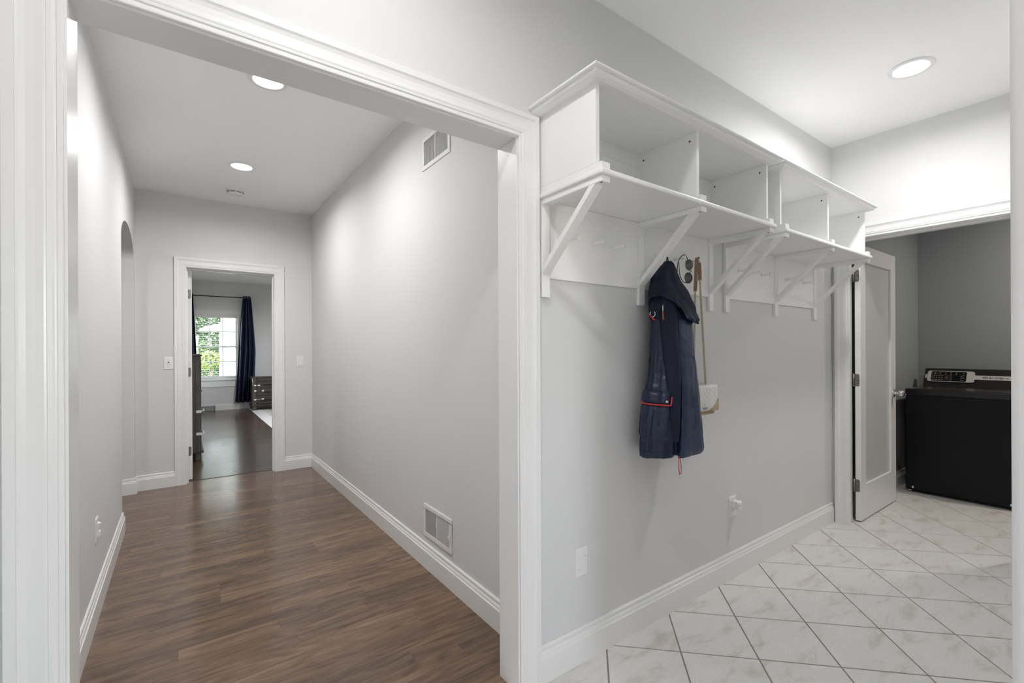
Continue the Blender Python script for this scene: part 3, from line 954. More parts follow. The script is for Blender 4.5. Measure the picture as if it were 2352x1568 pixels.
for (ya_, yb__, va, vb, n1, n2, w, h) in ((1.165, 1.02, .66, .74, 5, 2, .013, .0028), (1.172, 1.115, .34, .56, 4, 3, .009, .0030), (1.055, .985, .34, .56, 2, 3, .012, .0028), (.972, .972, .34, .72, 1, 4, .008, .003), (1.184, 1.184, .34, .7, 1, 4, .007, .003)):
    for i in range(n1):
        for j in range(n2):
            yy = ya_ + (yb__ - ya_) * (i / max(n1 - 1, 1)); vv = va + (vb - va) * j / max(n2 - 1, 1)
            w_ = w * rr.uniform(.7, 1.1) / 2
            pm.add([fc(yy + w_, vv - h / FL / 2, .0116), fc(yy - w_, vv - h / FL / 2, .0116), fc(yy - w_, vv + h / FL / 2, .0116), fc(yy + w_, vv + h / FL / 2, .0116)], [(0, 1, 2, 3)])
tag(pm.build('panel_print', PRINT, con), kind='stuff')
face_slab(1.072, 1.094, .38, .56, .0112, .0118, .004, 'display', DARKHOLE, con)
BLK = mat('black_print', (.008, .008, .008), .5)
lc = fc(.834, .545, .0034)
rg = MB()
for r_a, r_b in ((.0165, .0105),):
    rg.sweep([[lc + Vector((0, -1, 0)) * math.cos(q) * r_a + sl * math.sin(q) * r_a * .62 for q in [2 * math.pi * k / 24 for k in range(24)]],
              [lc + Vector((0, -1, 0)) * math.cos(q) * r_b + sl * math.sin(q) * r_b * .62 for q in [2 * math.pi * k / 24 for k in range(24)]]], caps=False)
rg.build('logo_ring', BLK, con)
text_mesh('Q', .012, (0, -1, 0), sl, fc(.834, .545, .0036), 'logo_letter', BLK, con, True)
text_mesh('Speed Queen', .0215, (0, -1, 0), sl, fc(.752, .545, .0036), 'lettering', BLK, con, True, 1.0)

# ------------------------------------------------------------------ coat on a peg
NAVY = mat('navy_satin', (.0058, .0135, .045), .36, spec=.5, noise=(7, .2), bump=(13, .7, .02))
NAVYM = mat('navy_twill', (.008, .012, .031), .6, spec=.25, noise=(9, .15), bump=(900, .25))
RED = mat('red_piping', (.52, .035, .045), .5, noise=(40, .05))
LIN = mat('coat_lining', (.006, .008, .014), .8)
BODY = [(1.560, 1.812, 1.285, .060, .046), (1.500, 1.812, 1.275, .098, .058), (1.440, 1.812, 1.268, .112, .066), (1.367, 1.807, 1.265, .1173, .070), (1.272, 1.7994, 1.260, .1244, .075),
        (1.160, 1.7972, 1.255, .1363, .080), (1.084, 1.7888, 1.250, .1522, .085), (1.0085, 1.7817, 1.247, .1663, .088),
        (.8787, 1.777, 1.245, .1868, .090), (.806, 1.7778, 1.245, .1925, .090)]
HOOD = [(1.672, 1.846, 1.308, .012, .012), (1.6604, 1.846, 1.306, .0230, .021), (1.6300, 1.8260, 1.300, .050, .033), (1.5836, 1.8048, 1.290, .0767, .045), (1.5146, 1.8112, 1.275, .1168, .060),
        (1.4471, 1.8244, 1.267, .1440, .068), (1.3953, 1.8245, 1.265, .1330, .068), (1.383, 1.8245, 1.265, .112, .058)]
def interp(tab, z):
    if z >= tab[0][0]: return tab[0][1:]
    for A, B in zip(tab, tab[1:]):
        if A[0] >= z >= B[0]:
            f = (A[0] - z) / (A[0] - B[0]); f = f * f * (3 - 2 * f) * .4 + f * .6
            return tuple(a + (c - a) * f for a, c in zip(A[1:], B[1:]))
    return tab[-1][1:]
def sstep(a, c, x):
    t_ = max(0, min(1, (x - a) / (c - a))); return t_ * t_ * (3 - 2 * t_)
def coatS(th, z, off=0.0, tab=BODY, hood=False):
    cx, cy, a, b_ = interp(tab, z)
    d = math.degrees(th)
    if hood:
        k = 1 + .05 * math.sin(5 * th + 9 * z) + .03 * math.sin(9 * th - 14 * z + 1)
        k -= .10 * math.exp(-((d - 262 - (z - 1.5) * -140) / 11) ** 2) * sstep(1.64, 1.56, z)
    else:
        w = sstep(1.5, .85, z)
        k = 1 + (.030 * math.sin(6 * th + 2.2 * z) + .018 * math.sin(11 * th - 5 * z + 1.0)) * (.4 + .6 * w)
        k += .014 * math.sin(23 * th + 8 * z) * w + .008 * math.sin(17 * z * 3 + 3 * th) * w
        k -= .34 * math.exp(-((d - 246) / 6.5) ** 2) * sstep(1.30, 1.0, z)
        k -= .10 * math.exp(-((d - 290 - (z - 1) * 30) / 8) ** 2) * sstep(1.4, 1.1, z)
        k -= .05 * math.exp(-((z - 1.225 + .01 * math.sin(5 * th)) / .012) ** 2) * (1 + .7 * math.sin(31 * th))
    x = cx + a * k * math.cos(th); y_ = cy + b_ * k * math.sin(th)
    nx, ny = math.cos(th) / a, math.sin(th) / b_
    l = math.hypot(nx, ny)
    x += nx / l * off; y_ += ny / l * off
    return Vector((x, min(y_, 1.3405), z))
coat = thing('hooded_coat', (1.80, 1.25, .806), 'navy blue hooded parka with a red trimmed pocket hanging on a peg', 'coat')
NT = 120
def ring(z, off=0, tab=BODY, hood=False, n=NT):
    return [coatS(2 * math.pi * k / n, z, off, tab, hood) for k in range(n)]
zs = [1.56 - (1.56 - .806) * i / 70 for i in range(71)]
body = MB().sweep([ring(z) for z in zs] + [ring(.806, -.004)], smooth=True, caps=False).build('body', NAVY, coat)
inner = MB().sweep([ring(.806, -.004), [v + Vector((0, 0, .05)) for v in ring(.806, -.012)], [v + Vector((0, 0, .12)) for v in ring(.806, -.03)]], smooth=True, caps=False)
inner.build('lining', LIN, coat)
hz = [1.672 - (1.672 - 1.383) * i / 40 for i in range(41)]
MB().sweep([ring(z, .004, HOOD, True) for z in hz], smooth=True, caps=True).build('hood', NAVYM, coat)
# rolled hood rim draped across the front
def onhood(deg, z, off): return coatS(math.radians(deg), z, off, HOOD, False)
def smooth_path(pts, n=6):
    out = []
    P_ = [pts[0]] + pts + [pts[-1]]
    for i in range(1, len(P_) - 2):
        p0, p1, p2, p3 = P_[i - 1], P_[i], P_[i + 1], P_[i + 2]
        for k in range(n):
            t_ = k / n
            out.append(.5 * ((2 * p1) + (p2 - p0) * t_ + (2 * p0 - 5 * p1 + 4 * p2 - p3) * t_ ** 2 + (-p0 + 3 * p1 - 3 * p2 + p3) * t_ ** 3))
    out.append(P_[-2])
    return out
LIP = [(148, 1.460, 1.400, .004), (165, 1.505, 1.452, .010), (185, 1.535, 1.488, .016), (205, 1.540, 1.492, .020), (225, 1.530, 1.474, .024), (242, 1.512, 1.440, .028),
       (254, 1.500, 1.392, .034), (285, 1.477, 1.378, .036), (305, 1.462, 1.374, .032), (320, 1.452, 1.380, .020), (336, 1.440, 1.398, .004)]
def lip_at(d):
    for A, B in zip(LIP, LIP[1:]):
        if A[0] <= d <= B[0]:
            f = (d - A[0]) / (B[0] - A[0]); f = f * f * (3 - 2 * f)
            return tuple(p_ + (q_ - p_) * f for p_, q_ in zip(A[1:], B[1:]))
    return LIP[-1][1:]
lip = []
NS_, ND_ = 22, 96
for i in range(ND_ + 1):
    d = 148 + 188 * i / ND_
    zt, ze, om = lip_at(d)
    col_ = []
    for k in range(NS_ + 1):
        s_ = k / NS_
        w_ = math.radians(d)
        fold = .0045 * math.sin(7.0 * w_ + 5 * s_) * s_ + .0030 * math.sin(15 * w_ - 9 * s_) * s_ * (1 if d > 240 else .4)
        if s_ < .80:
            off = om * (s_ / .80) ** 1.35 + fold - .007 * (1 - s_ / .80); z = zt + (ze - zt) * (s_ / .80)
        else:
            r_ = (s_ - .80) / .20
            off = (om + fold) * (1 - r_ ** 1.5) - .006 * r_; z = ze + (.010 + .012 * r_) * r_
        col_.append(coatS(w_, z, off + .003, HOOD, False))
    lip.append(col_)
MB().sweep(lip, close=False, smooth=True, caps=False).build('hood_rim', NAVYM, coat)
# sleeve
slv = smooth_path([coatS(math.radians(220), 1.48, -.004), coatS(math.radians(221), 1.40, .002), coatS(math.radians(225), 1.30, .001), coatS(math.radians(231), 1.18, .0),
                   coatS(math.radians(235), 1.05, .0), coatS(math.radians(237), .95, .0), coatS(math.radians(239), .872, -.004)])
ns = len(slv)
MB().tube(slv, [(.041 - .017 * i / ns) * (1 + .03 * math.sin(i * .45)) for i in range(ns)], 20, ry=[(.024 - .009 * i / ns) * (1 + .05 * math.sin(i * .35 + 1)) for i in range(ns)], upv=(-.57, .82, 0)).build('sleeve', NAVYM, coat)
def patch(d0, d1, z0, z1, off, name, m, parent, nt=26, nz=10, zslope=0.0):
    g0 = []
    for i in range(nz + 1):
        z = z1 + (z0 - z1) * i / nz
        row_ = []
        for k in range(nt + 1):
            d = d0 + (d1 - d0) * k / nt
            e = min(k, nt - k, i, nz - i)
            row_.append(coatS(math.radians(d), z + zslope * k / nt, off if e > 0 else 0.001))
        g0.append(row_)
    vs = [v for r in g0 for v in r]; n = nt + 1
    return MB().add(vs, [(i * n + k, i * n + k + 1, (i + 1) * n + k + 1, (i + 1) * n + k) for i in range(nz) for k in range(nt)], True).build(name, m, parent)
pk = patch(154, 229, .893, 1.040, .009, 'pocket', NAVY, coat, zslope=-.012)
fl = patch(156, 228, 1.034, 1.092, .014, 'pocket_flap', NAVY, coat, nz=6, zslope=-.008)
pp = [coatS(math.radians(156 + (228 - 156) * k / 22), 1.034 - .008 * k / 22, .0125) for k in range(23)] + [coatS(math.radians(229), 1.034 - .004 + .008 * k, .0125) for k in range(1, 5)]
MB().tube(pp, .0036, 8).build('piping', RED, fl)
sp = coatS(math.radians(220), 1.043, .0165)
MB().lathe([(.0055, 0), (.0055, .002), (.003, .003), (0, .003)], sp, ax=(-.6, -.8, 0), n=14).build('snap', CHROME, fl)
MB().tube([coatS(math.radians(196), .893 + (1.02 - .893) * k / 8, .011) for k in range(9)], .0012, 6).build('pocket_seam', LIN, pk)
NAVYB = mat('navy_satin_panel', (.0075, .021, .066), .33, spec=.55, noise=(6, .22), bump=(13, .7, .02))
patch(250, 338, .798, 1.425, .006, 'front_panel', NAVYB, coat, nt=40, nz=40)
# hem seam, zip end, grommet, drawcord
MB().tube([coatS(math.radians(152 + 92 * k / 80), .832, .0006) for k in range(81)], .0009, 6).build('hem_seam', LIN, coat)
gp = onhood(176, 1.418, .004)
MB().tube([gp + Vector((.57 * math.cos(q) * .011, -.82 * math.cos(q) * .011, math.sin(q) * .013)) for q in [2 * math.pi * k / 16 for k in range(17)]], .0025, 8).build('grommet', CHROME, coat)
MB().tube([gp + Vector((-.006, .008, -.004)), gp + Vector((.0, -.004, -.024)), gp + Vector((.014, -.010, -.026))], .004, 8).build('cord_tab', RED, coat)
z0_ = coatS(math.radians(205), 1.455, .026)
MB().tube([z0_, z0_ + Vector((0, 0, -.030))], .0026, 8).build('zip_pull', CHROME, coat)
MB().tube([z0_ + Vector((0, -.001, -.030)), z0_ + Vector((.001, -.002, -.066))], [.003, .0045], 8).build('zip_tab', mat('tan_tab', (.30, .12, .06), .5), coat)
cp = coatS(math.radians(251), .808, .002)
lp = [cp, cp + Vector((-.010, -.006, -.030)), cp + Vector((-.012, -.008, -.060)), cp + Vector((.002, -.006, -.082)), cp + Vector((.010, -.004, -.055)), cp + Vector((.008, 0, -.015)), cp + Vector((.004, .004, .006))]
MB().tube(smooth_path(lp, 5), .0016, 8).build('drawcord', RED, coat)
MB().lathe([(.0, -.006), (.005, -.006), (.0065, 0), (.005, .006), (.0, .006)], cp + Vector((.001, -.006, -.084)), n=14).build('cord_toggle', CHROME, coat)
# hanging loop over the peg at X = 1.823
MB().tube(smooth_path([Vector((1.838, 1.310, 1.660)), Vector((1.829, 1.302, 1.690)), Vector((1.824, 1.300, 1.7095)), Vector((1.830, 1.300, 1.704)), Vector((1.842, 1.306, 1.684)), Vector((1.852, 1.310, 1.658))], 5), .0022, 8).build('hanging_loop', LIN, coat)

# ------------------------------------------------------------------ sunglasses on the next peg
SLENS = mat('smoked_lens', (.10, .105, .105), .08, spec=.6)
SFRAME = mat('dark_frame', (.08, .075, .07), .25, metal=.8)
sg = thing('sunglasses', (1.957, 1.29, 1.575), 'dark sunglasses hooked over a peg between the coat and the handbag strap', 'sunglasses')
la = Vector((.78, -.60, .0)); lz = Vector((.08, .02, 1)).normalized(); ln_ = la.cross(lz)
for cz, cxo in ((1.664, .004), (1.601, -.002)):
    c_l = Vector((1.960 + cxo, 1.276, cz))
    out = []
    for k in range(28):
        q = 2 * math.pi * k / 28
        rx, rz = .0170, .0265
        f_ = 1 + .06 * math.cos(2 * q + .6)
        out.append(c_l + la * math.cos(q) * rx * f_ + lz * math.sin(q) * rz * f_ + ln_ * .004 * math.cos(q) ** 2)
    lm = MB().add([c_l - ln_ * .003] + out, [(0, 1 + k, 1 + (k + 1) % 28) for k in range(28)], True).build('lens', SLENS, sg)
    so = lm.modifiers.new('thick', 'SOLIDIFY'); so.thickness = .0016
    MB().tube(out + [out[0]], .0014, 8, caps=False).build('rim', SFRAME, sg)
MB().tube(smooth_path([Vector((1.962, 1.272, 1.638)), Vector((1.968, 1.266, 1.632)), Vector((1.961, 1.272, 1.627))], 4), .0015, 8).build('bridge', SFRAME, sg)
MB().tube(smooth_path([Vector((1.955, 1.278, 1.690)), Vector((1.956, 1.290, 1.7125)), Vector((1.948, 1.306, 1.708)), Vector((1.940, 1.318, 1.680)), Vector((1.938, 1.322, 1.630)), Vector((1.944, 1.322, 1.600))], 5), .0018, 8).build('temple', SFRAME, sg)
MB().tube(smooth_path([Vector((1.953, 1.280, 1.577)), Vector((1.944, 1.296, 1.586)), Vector((1.944, 1.312, 1.620)), Vector((1.946, 1.318, 1.680))], 5), .0018, 8).build('temple', SFRAME, sg)

# ------------------------------------------------------------------ handbag
TAN = mat('tan_leather', (.42, .30, .20), .5, noise=(14, .08), bump=(180, .3))
CREAM = mat('white_quilted_leather', (.72, .72, .71), .42, noise=(10, .01), bump=(220, .15))
BROWN = mat('brown_leather', (.25, .155, .085), .5, noise=(20, .12), bump=(200, .3))
GOLD = mat('antique_gold', (.50, .46, .27), .3, metal=1.0)
bx0, bx1, bz0, bz1, by0, by1 = 2.018, 2.214, .934, 1.082, 1.282, 1.336
bag = thing('handbag', (2.128, 1.31, bz0), 'small white quilted handbag with tan body hanging by a chain strap', 'handbag')
def rrect(x0, x1, z0, z1, r, n=6):
    p = []
    for cx, cz, a0 in ((x1 - r, z1 - r, 0), (x0 + r, z1 - r, 90), (x0 + r, z0 + r, 180), (x1 - r, z0 + r, 270)):
        for k in range(n + 1):
            a = math.radians(a0 + 90 * k / n); p.append((cx + r * math.cos(a), cz + r * math.sin(a)))
    return p
MB().prism([(x, by0 + .006, z) for x, z in rrect(bx0 + .006, bx1 - .010, bz0, bz1 - .006, .016)], (0, by1 - by0 - .006, 0)).build('body', TAN, bag, bevel=.006, seg=3)
# flap: quilted front sheet + top + tan corner
nx_, nz_ = 64, 44
fz0 = .956
def flap_y(x, z):
    s_ = (x - bx0) / (bx1 - bx0); w_ = (z - fz0) / (bz1 - fz0)
    xq = ((x - 2.050) / .078) % 1.0
    v_ = ((z + abs(xq - .5) * .078 * 1.5) / .036) % 1.0
    q = (1 - math.exp(-min(v_, 1 - v_) * 9)) * (1 - math.exp(-min(xq, 1 - xq) * 25))
    edge = min(1, min(s_, 1 - s_) * 12) * min(1, min(w_, 1 - w_) * 10)
    return by0 - .002 - .0042 * q * edge - .002 * edge
gv = []
for j in range(nz_ + 1):
    for i in range(nx_ + 1):
        x = bx0 + (bx1 - bx0) * i / nx_; z = fz0 + (bz1 - fz0) * j / nz_
        # round the two upper corners
        r = .014
        zz = z
        if x > bx1 - r: zz = min(z, bz1 - r + math.sqrt(max(0, r * r - (x - bx1 + r) ** 2)))
        if x < bx0 + r: zz = min(z, bz1 - r + math.sqrt(max(0, r * r - (bx0 + r - x) ** 2)))
        gv.append((x, flap_y(x, z), zz))
n_ = nx_ + 1
flap = MB().add(gv, [(j * n_ + i, j * n_ + i + 1, (j + 1) * n_ + i + 1, (j + 1) * n_ + i) for j in range(nz_) for i in range(nx_)], True).build('flap', CREAM, bag)
sd = flap.modifiers.new('thick', 'SOLIDIFY'); sd.thickness = .004; sd.offset = 0
MB().prism([(x, by0 - .001, z) for x, z in rrect(bx0 + .001, bx1 - .001, bz1 - .030, bz1, .014)], (0, by1 - by0 + .001, 0)).build('flap_top', CREAM, bag, bevel=.003)
cv = []
for k in range(13):
    f_ = k / 12
    cv.append((2.207 - .066 * f_, 1.012 - .058 * f_ - .004 * math.sin(math.pi * 2 * f_)))
MB().prism([(x, by0 - .0128, z) for x, z in cv] + [(2.141, by0 - .0128, fz0 - .002), (2.207, by0 - .0128, fz0 - .002)], (0, .0100, 0)).build('flap_corner', TAN, bag)
MB().tube([(x, by0 - .0130, z) for x, z in cv], .0016, 8).build('corner_piping', GOLD, bag)
text_mesh('kate spade', .0088, (1, 0, 0), (0, 0, 1), (2.088, by0 - .0112, .973), 'lettering', BLK, bag, True)
text_mesh('NEW YORK', .0052, (1, 0, 0), (0, 0, 1), (2.088, by0 - .0112, .9655), 'small_lettering', BLK, bag)
spd = [(0, .0042), (.0014, .0022), (.0030, .0004), (.0030, -.0010), (.0018, -.0016), (.0006, -.0010), (.0012, -.0030), (-.0012, -.0030), (-.0006, -.0010), (-.0018, -.0016), (-.0030, -.0010), (-.0030, .0004), (-.0014, .0022)]
MB().add([(2.088 + a, by0 - .0112, .9840 + c) for a, c in spd], [tuple(range(len(spd)))]).build('emblem', BLK, bag)
def chain(p, q, n, name, parent, sag=0.0):
    m_ = MB(); p, q = Vector(p), Vector(q); d = (q - p) / n; dn = d.normalized()
    for i in range(n):
        c_k = p + d * (i + .5) + Vector((0, -sag * math.sin(math.pi * (i + .5) / n), 0))
        a = Vector((0, -1, 0)) if i % 2 else Vector((1, 0, 0))
        a = Matrix.Rotation(.6, 3, dn) @ a
        a = (a - dn * a.dot(dn)).normalized()
        L_ = d.length * .86; Wd = .0046
        pts = [c_k + dn * math.sin(t_) * L_ + a * math.cos(t_) * Wd for t_ in [2 * math.pi * k / 10 for k in range(11)]]
        m_.tube(pts, .0015, 6, caps=False)
    return m_.build(name, GOLD, parent)
chain((2.150, 1.306, 1.084), (2.080, 1.292, 1.604), 78, 'chain_strap', bag)
chain((2.042, 1.306, 1.084), (2.040, 1.292, 1.548), 70, 'chain_strap', bag)
def strip(pts, w, th, name, parent):
    m_ = MB(); pts = [Vector(p) for p in pts]; rings = []
    for i, p in enumerate(pts):
        t_ = (pts[min(i + 1, len(pts) - 1)] - pts[max(i - 1, 0)]).normalized()
        s_ = Vector((.80, -.60, 0)); s_ = (s_ - t_ * s_.dot(t_)).normalized(); nn = t_.cross(s_)
        rings.append([p + s_ * w + nn * th, p - s_ * w + nn * th, p - s_ * w - nn * th, p + s_ * w - nn * th])
    return m_.sweep(rings).build(name, BROWN, parent, bevel=.0008)
strip(smooth_path([Vector((2.040, 1.292, 1.545)), Vector((2.048, 1.293, 1.620)), Vector((2.058, 1.296, 1.690)), Vector((2.070, 1.300, 1.712))], 5), .0085, .0018, 'leather_strap', bag)
strip(smooth_path([Vector((2.070, 1.300, 1.712)), Vector((2.078, 1.297, 1.705)), Vector((2.082, 1.294, 1.660)), Vector((2.080, 1.292, 1.602))], 5), .0085, .0018, 'leather_strap', bag)

# ------------------------------------------------------------------ bedroom window, blind, curtains
win = thing('window_1', ((WX0 + WX1) / 2, YF + .08, WZ0), 'white double hung bedroom window with small panes', 'window', kind='structure')
fr = MB()
fr.box(WX0, WX0 + .022, YF, YF + .15, WZ0 + .022, WZ1 - .022).box(WX1 - .022, WX1, YF, YF + .15, WZ0 + .022, WZ1 - .022).box(WX0, WX1, YF, YF + .15, WZ1 - .022, WZ1).box(WX0, WX1, YF, YF + .15, WZ0, WZ0 + .022)
fr.build('frame', TRIM, win)
casing(MB(), WX0, WX1, WZ1, lambda s, z, t: (s, YF - t, z), z0=WZ0 - .02).build('window_casing', TRIM, win)
MB().box(WX0 - .12, WX1 + .12, YF - .045, YF + .03, WZ0 - .028, WZ0 + .002).build('window_sill', TRIM, win, bevel=.004)
MB().box(WX0 - .09, WX1 + .09, YF - .016, YF, WZ0 - .165, WZ0 - .028).build('window_apron', TRIM, win, bevel=.003)
ix0, ix1 = WX0 + .022, WX1 - .022
zm = 1.345
for (za, zb, yy) in ((WZ0 + .022, zm + .018, YF + .085), (zm - .018, WZ1 - .022, YF + .118)):
    sh = MB()
    sh.box(ix0, ix0 + .030, yy, yy + .03, za + .036, zb - .036).box(ix1 - .030, ix1, yy, yy + .03, za + .036, zb - .036)
    sh.box(ix0, ix1, yy, yy + .03, za, za + .036).box(ix0, ix1, yy, yy + .03, zb - .036, zb)
    s_o = sh.build('sash', TRIM, win)
    px0, px1, pz0, pz1 = ix0 + .030, ix1 - .030, za + .036, zb - .036
    cw, chh = (px1 - px0) / 3, (pz1 - pz0) / 2
    for k in (1, 2):
        MB().box(px0 + cw * k - .009, px0 + cw * k + .009, yy + .004, yy + .026, pz0, pz1).build('muntin', TRIM, s_o)
    MB().box(px0, px1, yy + .0052, yy + .0248, pz0 + chh - .0088, pz0 + chh + .0088).build('muntin', TRIM, s_o)
    for i in range(3):
        for j in range(2):
            MB().box(px0 + cw * i, px0 + cw * (i + 1), yy + .014, yy + .017, pz0 + chh * j, pz0 + chh * (j + 1)).build('pane', GLASS, s_o)
MB().box(.60, .66, YF + .060, YF + .085, zm + .018, zm + .030).build('sash_lock', TRIM, win, bevel=.003)
# unseen windows added to let in daylight: hall end and bedroom side wall
w2 = thing('added_window_2', (.4, YH - .06, 1.0), 'small unseen window added at the end of the hall for daylight', 'window', kind='structure')
MB().box(.1, .7, YH - .09, YH - .05, 1.0, 1.03).box(.1, .7, YH - .09, YH - .05, 1.97, 2.0).box(.1, .13, YH - .09, YH - .05, 1.03, 1.97).box(.67, .7, YH - .09, YH - .05, 1.03, 1.97).build('frame', TRIM, w2)
MB().box(.13, .67, YH - .072, YH - .068, 1.03, 1.97).build('pane', GLASS, w2)
w3 = thing('added_window_3', (4.05, 8.6, .7), 'wide unseen window added in the bedroom side wall for daylight', 'window', kind='structure')
MB().box(4.03, 4.07, 7.6, 9.6, .70, .74).box(4.03, 4.07, 7.6, 9.6, 2.06, 2.10).box(4.03, 4.07, 7.6, 7.64, .74, 2.06).box(4.03, 4.07, 9.56, 9.6, .74, 2.06).box(4.03, 4.07, 8.58, 8.62, .74, 2.06).build('frame', TRIM, w3)
for ya_, yb_ in ((7.64, 8.58), (8.62, 9.56)):
    MB().box(4.048, 4.052, ya_, yb_, .74, 2.06).build('pane', GLASS, w3)
BL = mat('blind_slat', (.78, .78, .77), .45, noise=(10, .01))
bl = thing('window_blind', ((WX0 + WX1) / 2, YF + .045, WZ0 + .01), 'white horizontal slat blind lowered over the bedroom window', 'blind')
MB().box(ix0 + .003, ix1 - .003, YF + .012, YF + .066, WZ1 - .072, WZ1 - .023).build('head_rail', BL, bl, bevel=.003)
MB().box(ix0 + .004, ix1 - .004, YF + .018, YF + .064, WZ0 + .026, WZ0 + .044).build('bottom_rail', BL, bl, bevel=.003)
sl0 = None; z = WZ0 + .075
while z < WZ1 - .085:
    if sl0 is None:
        zb_ = z
        q = [(YF + .017, z - .003), (YF + .029, z + .0005), (YF + .041, z + .0015), (YF + .053, z + .0005), (YF + .065, z - .003)]
        q2 = [(a, c + .0022) for a, c in reversed(q)]
        sl0 = MB().prism([(ix0 + .004, a, c) for a, c in q + q2], (ix1 - ix0 - .008, 0, 0)).build('slat', BL, bl)
    else:
        part_copy(sl0, bl, (0, 0, z - zb_))
    z += .0435
for x in (ix0 + .10, ix1 - .10):
    MB().tube([(x, YF + .016, WZ0 + .03), (x, YF + .016, WZ1 - .04)], .0012, 6).build('ladder_cord', BL, bl)

NAVC = mat('navy_curtain', (.008, .014, .042), .6, spec=.4, noise=(5, .15), bump=(500, .2))
def curtain(top, mid, bot, zt, zmid, zbt, label, folds):
    """(x0,x1) spans at three heights"""
    t = thing('window_curtain', ((bot[0] + bot[1]) / 2, YF - .11, zbt), label, 'curtain', 'navy curtains of the bedroom window')
    nz, nxx = 36, 90
    rows_ = []
    for j in range(nz + 1):
        z = zt + (zbt - zt) * j / nz
        if z > zmid:
            f = (zt - z) / (zt - zmid); f = f ** .8
            a = top[0] + (mid[0] - top[0]) * f; c = top[1] + (mid[1] - top[1]) * f
        else:
            f = (zmid - z) / (zmid - zbt)
            a = mid[0] + (bot[0] - mid[0]) * f; c = mid[1] + (bot[1] - mid[1]) * f
        dep = .030 + .022 * (j / nz)
        r = []
        for i in range(nxx + 1):
            s = i / nxx
            ph = 2 * math.pi * folds * (s + .03 * math.sin(3 * s + z))
            r.append((a + (c - a) * s + .008 * math.sin(ph * .5 + z), YF - .105 + dep * math.sin(ph) * (.75 + .25 * math.sin(2.3 * s + 1.1 * z)), z + .006 * math.sin(ph) * (1 if j in (0, nz) else 0)))
        rows_.append(r)
    n = nxx + 1
    o = MB().add([v for r in rows_ for v in r], [(j * n + i, j * n + i + 1, (j + 1) * n + i + 1, (j + 1) * n + i) for j in range(nz) for i in range(nxx)], True).build('cloth', NAVC, t)
    so = o.modifiers.new('thick', 'SOLIDIFY'); so.thickness = .003
    for k in range(int(folds)):
        xk = top[0] + (top[1] - top[0]) * (k + .5) / int(folds)
        MB().tube([(xk, YF - .105 + .024 * math.cos(q), 2.395 + .024 * math.sin(q)) for q in [2 * math.pi * i / 16 for i in range(17)]], .004, 6, caps=False).build('grommet', CHROME, t)
    return t
curtain((1.085, 1.222), (1.00, 1.315), (.935, 1.285), 2.432, 1.25, .150, 'long navy curtain hanging right of the bedroom window', 4)
curtain((.030, .205), (.02, .262), (.00, .300), 2.432, 1.25, .150, 'long navy curtain at the left edge of the bedroom window', 5)
rod = thing('curtain_rod', (.62, YF - .105, 2.395), 'thin black curtain rod above the bedroom window', 'curtain rod')
MB().tube([(-.03, YF - .105, 2.395), (1.19, YF - .105, 2.395)], .0095, 12).build('pole', BLACKM, rod)
for x, s in ((-.03, -1), (1.19, 1)):
    MB().lathe([(.0, 0), (.0095, 0), (.017, .012), (.018, .022), (.010, .034), (.0, .036)], (x, YF - .105, 2.395), ax=(s, 0, 0), n=14).build('finial', BLACKM, rod)
for x in (.0, 1.15):
    MB().tube([(x, YF - .001, 2.375), (x, YF - .06, 2.380), (x, YF - .105, 2.384)], .006, 8).build('holder', BLACKM, rod)

# wall register low on the far wall
t = thing('wall_register', (.462, YF - .01, 0), 'grey metal register set in the baseboard under the bedroom window', 'vent')
GREYM = mat('grey_register', (.25, .25, .24), .5, noise=(30, .05))
rg = MB()
for bx_ in ((.345, .580, 0, .014), (.345, .580, .086, .100), (.345, .360, .014, .086), (.565, .580, .014, .086)):
    rg.box(bx_[0], bx_[1], YF - .014, YF, bx_[2], bx_[3])
rg.build('frame', GREYM, t)
lv = MB()
for k in range(14):
    x = .366 + k * .0148
    lv.box(x, x + .004, YF - .012, YF - .001, .014, .086)
tag(lv.build('louver_field', GREYM, t), kind='stuff')

# ------------------------------------------------------------------ dressers with child latches, rug
BRNZ = mat('dark_pull', (.015, .013, .012), .4, metal=.6)
def latch(parent, p, size, m=PLASTIC):
    """rounded white pad: p centre, size (dx,dy,dz)"""
    dx, dy, dz = size
    return MB().box(p[0] - dx, p[0] + dx, p[1] - dy, p[1] + dy, p[2] - dz, p[2] + dz).build('latch_pad', m, parent, bevel=min(dz, max(dx, dy)) * .75, seg=3)
# tall dresser behind the open door
TX0, TX1, TY0, TY1, TH_ = -.285, .191, 6.41, 7.35, 1.219
td = thing('dresser', ((TX0 + TX1) / 2, (TY0 + TY1) / 2, 0), 'tall dark brown wooden dresser just inside the bedroom behind the open door', 'dresser', 'dark wooden bedroom dressers')
MB().box(TX0, TX1 + .010, TY0 - .012, TY1 + .012, TH_ - .020, TH_).build('top', DRESSH, td, bevel=.004)
MB().box(TX0 + .004, TX1 - .002, TY0 - .002, TY1 + .002, TH_ - .078, TH_ - .022).build('frieze', DRESSH, td, bevel=.002)
for yy in (TY0, TY1 - .05):
    for xx in (TX0, TX1 - .055):
        MB().box(xx, xx + .055, yy, yy + .05, 0, TH_ - .078).build('leg', DRESS, td, bevel=.003)
for yy in (TY0 + .010, TY1 - .022):
    MB().box(TX0 + .055, TX1 - .055, yy, yy + .012, .09, TH_ - .078).build('side_panel', DRESS, td)
MB().box(TX0 - .002, TX1 + .022, TY0 - .012, TY1 + .012, .082, .112).build('base_molding', DRESSH, td, bevel=.005)
MB().box(TX0, TX0 + .012, TY0 + .05, TY1 - .05, .10, TH_ - .08).build('back', DRESSH, td)
dz_ = [(.125, .375), (.385, .635), (.645, .895), (.905, 1.125)]
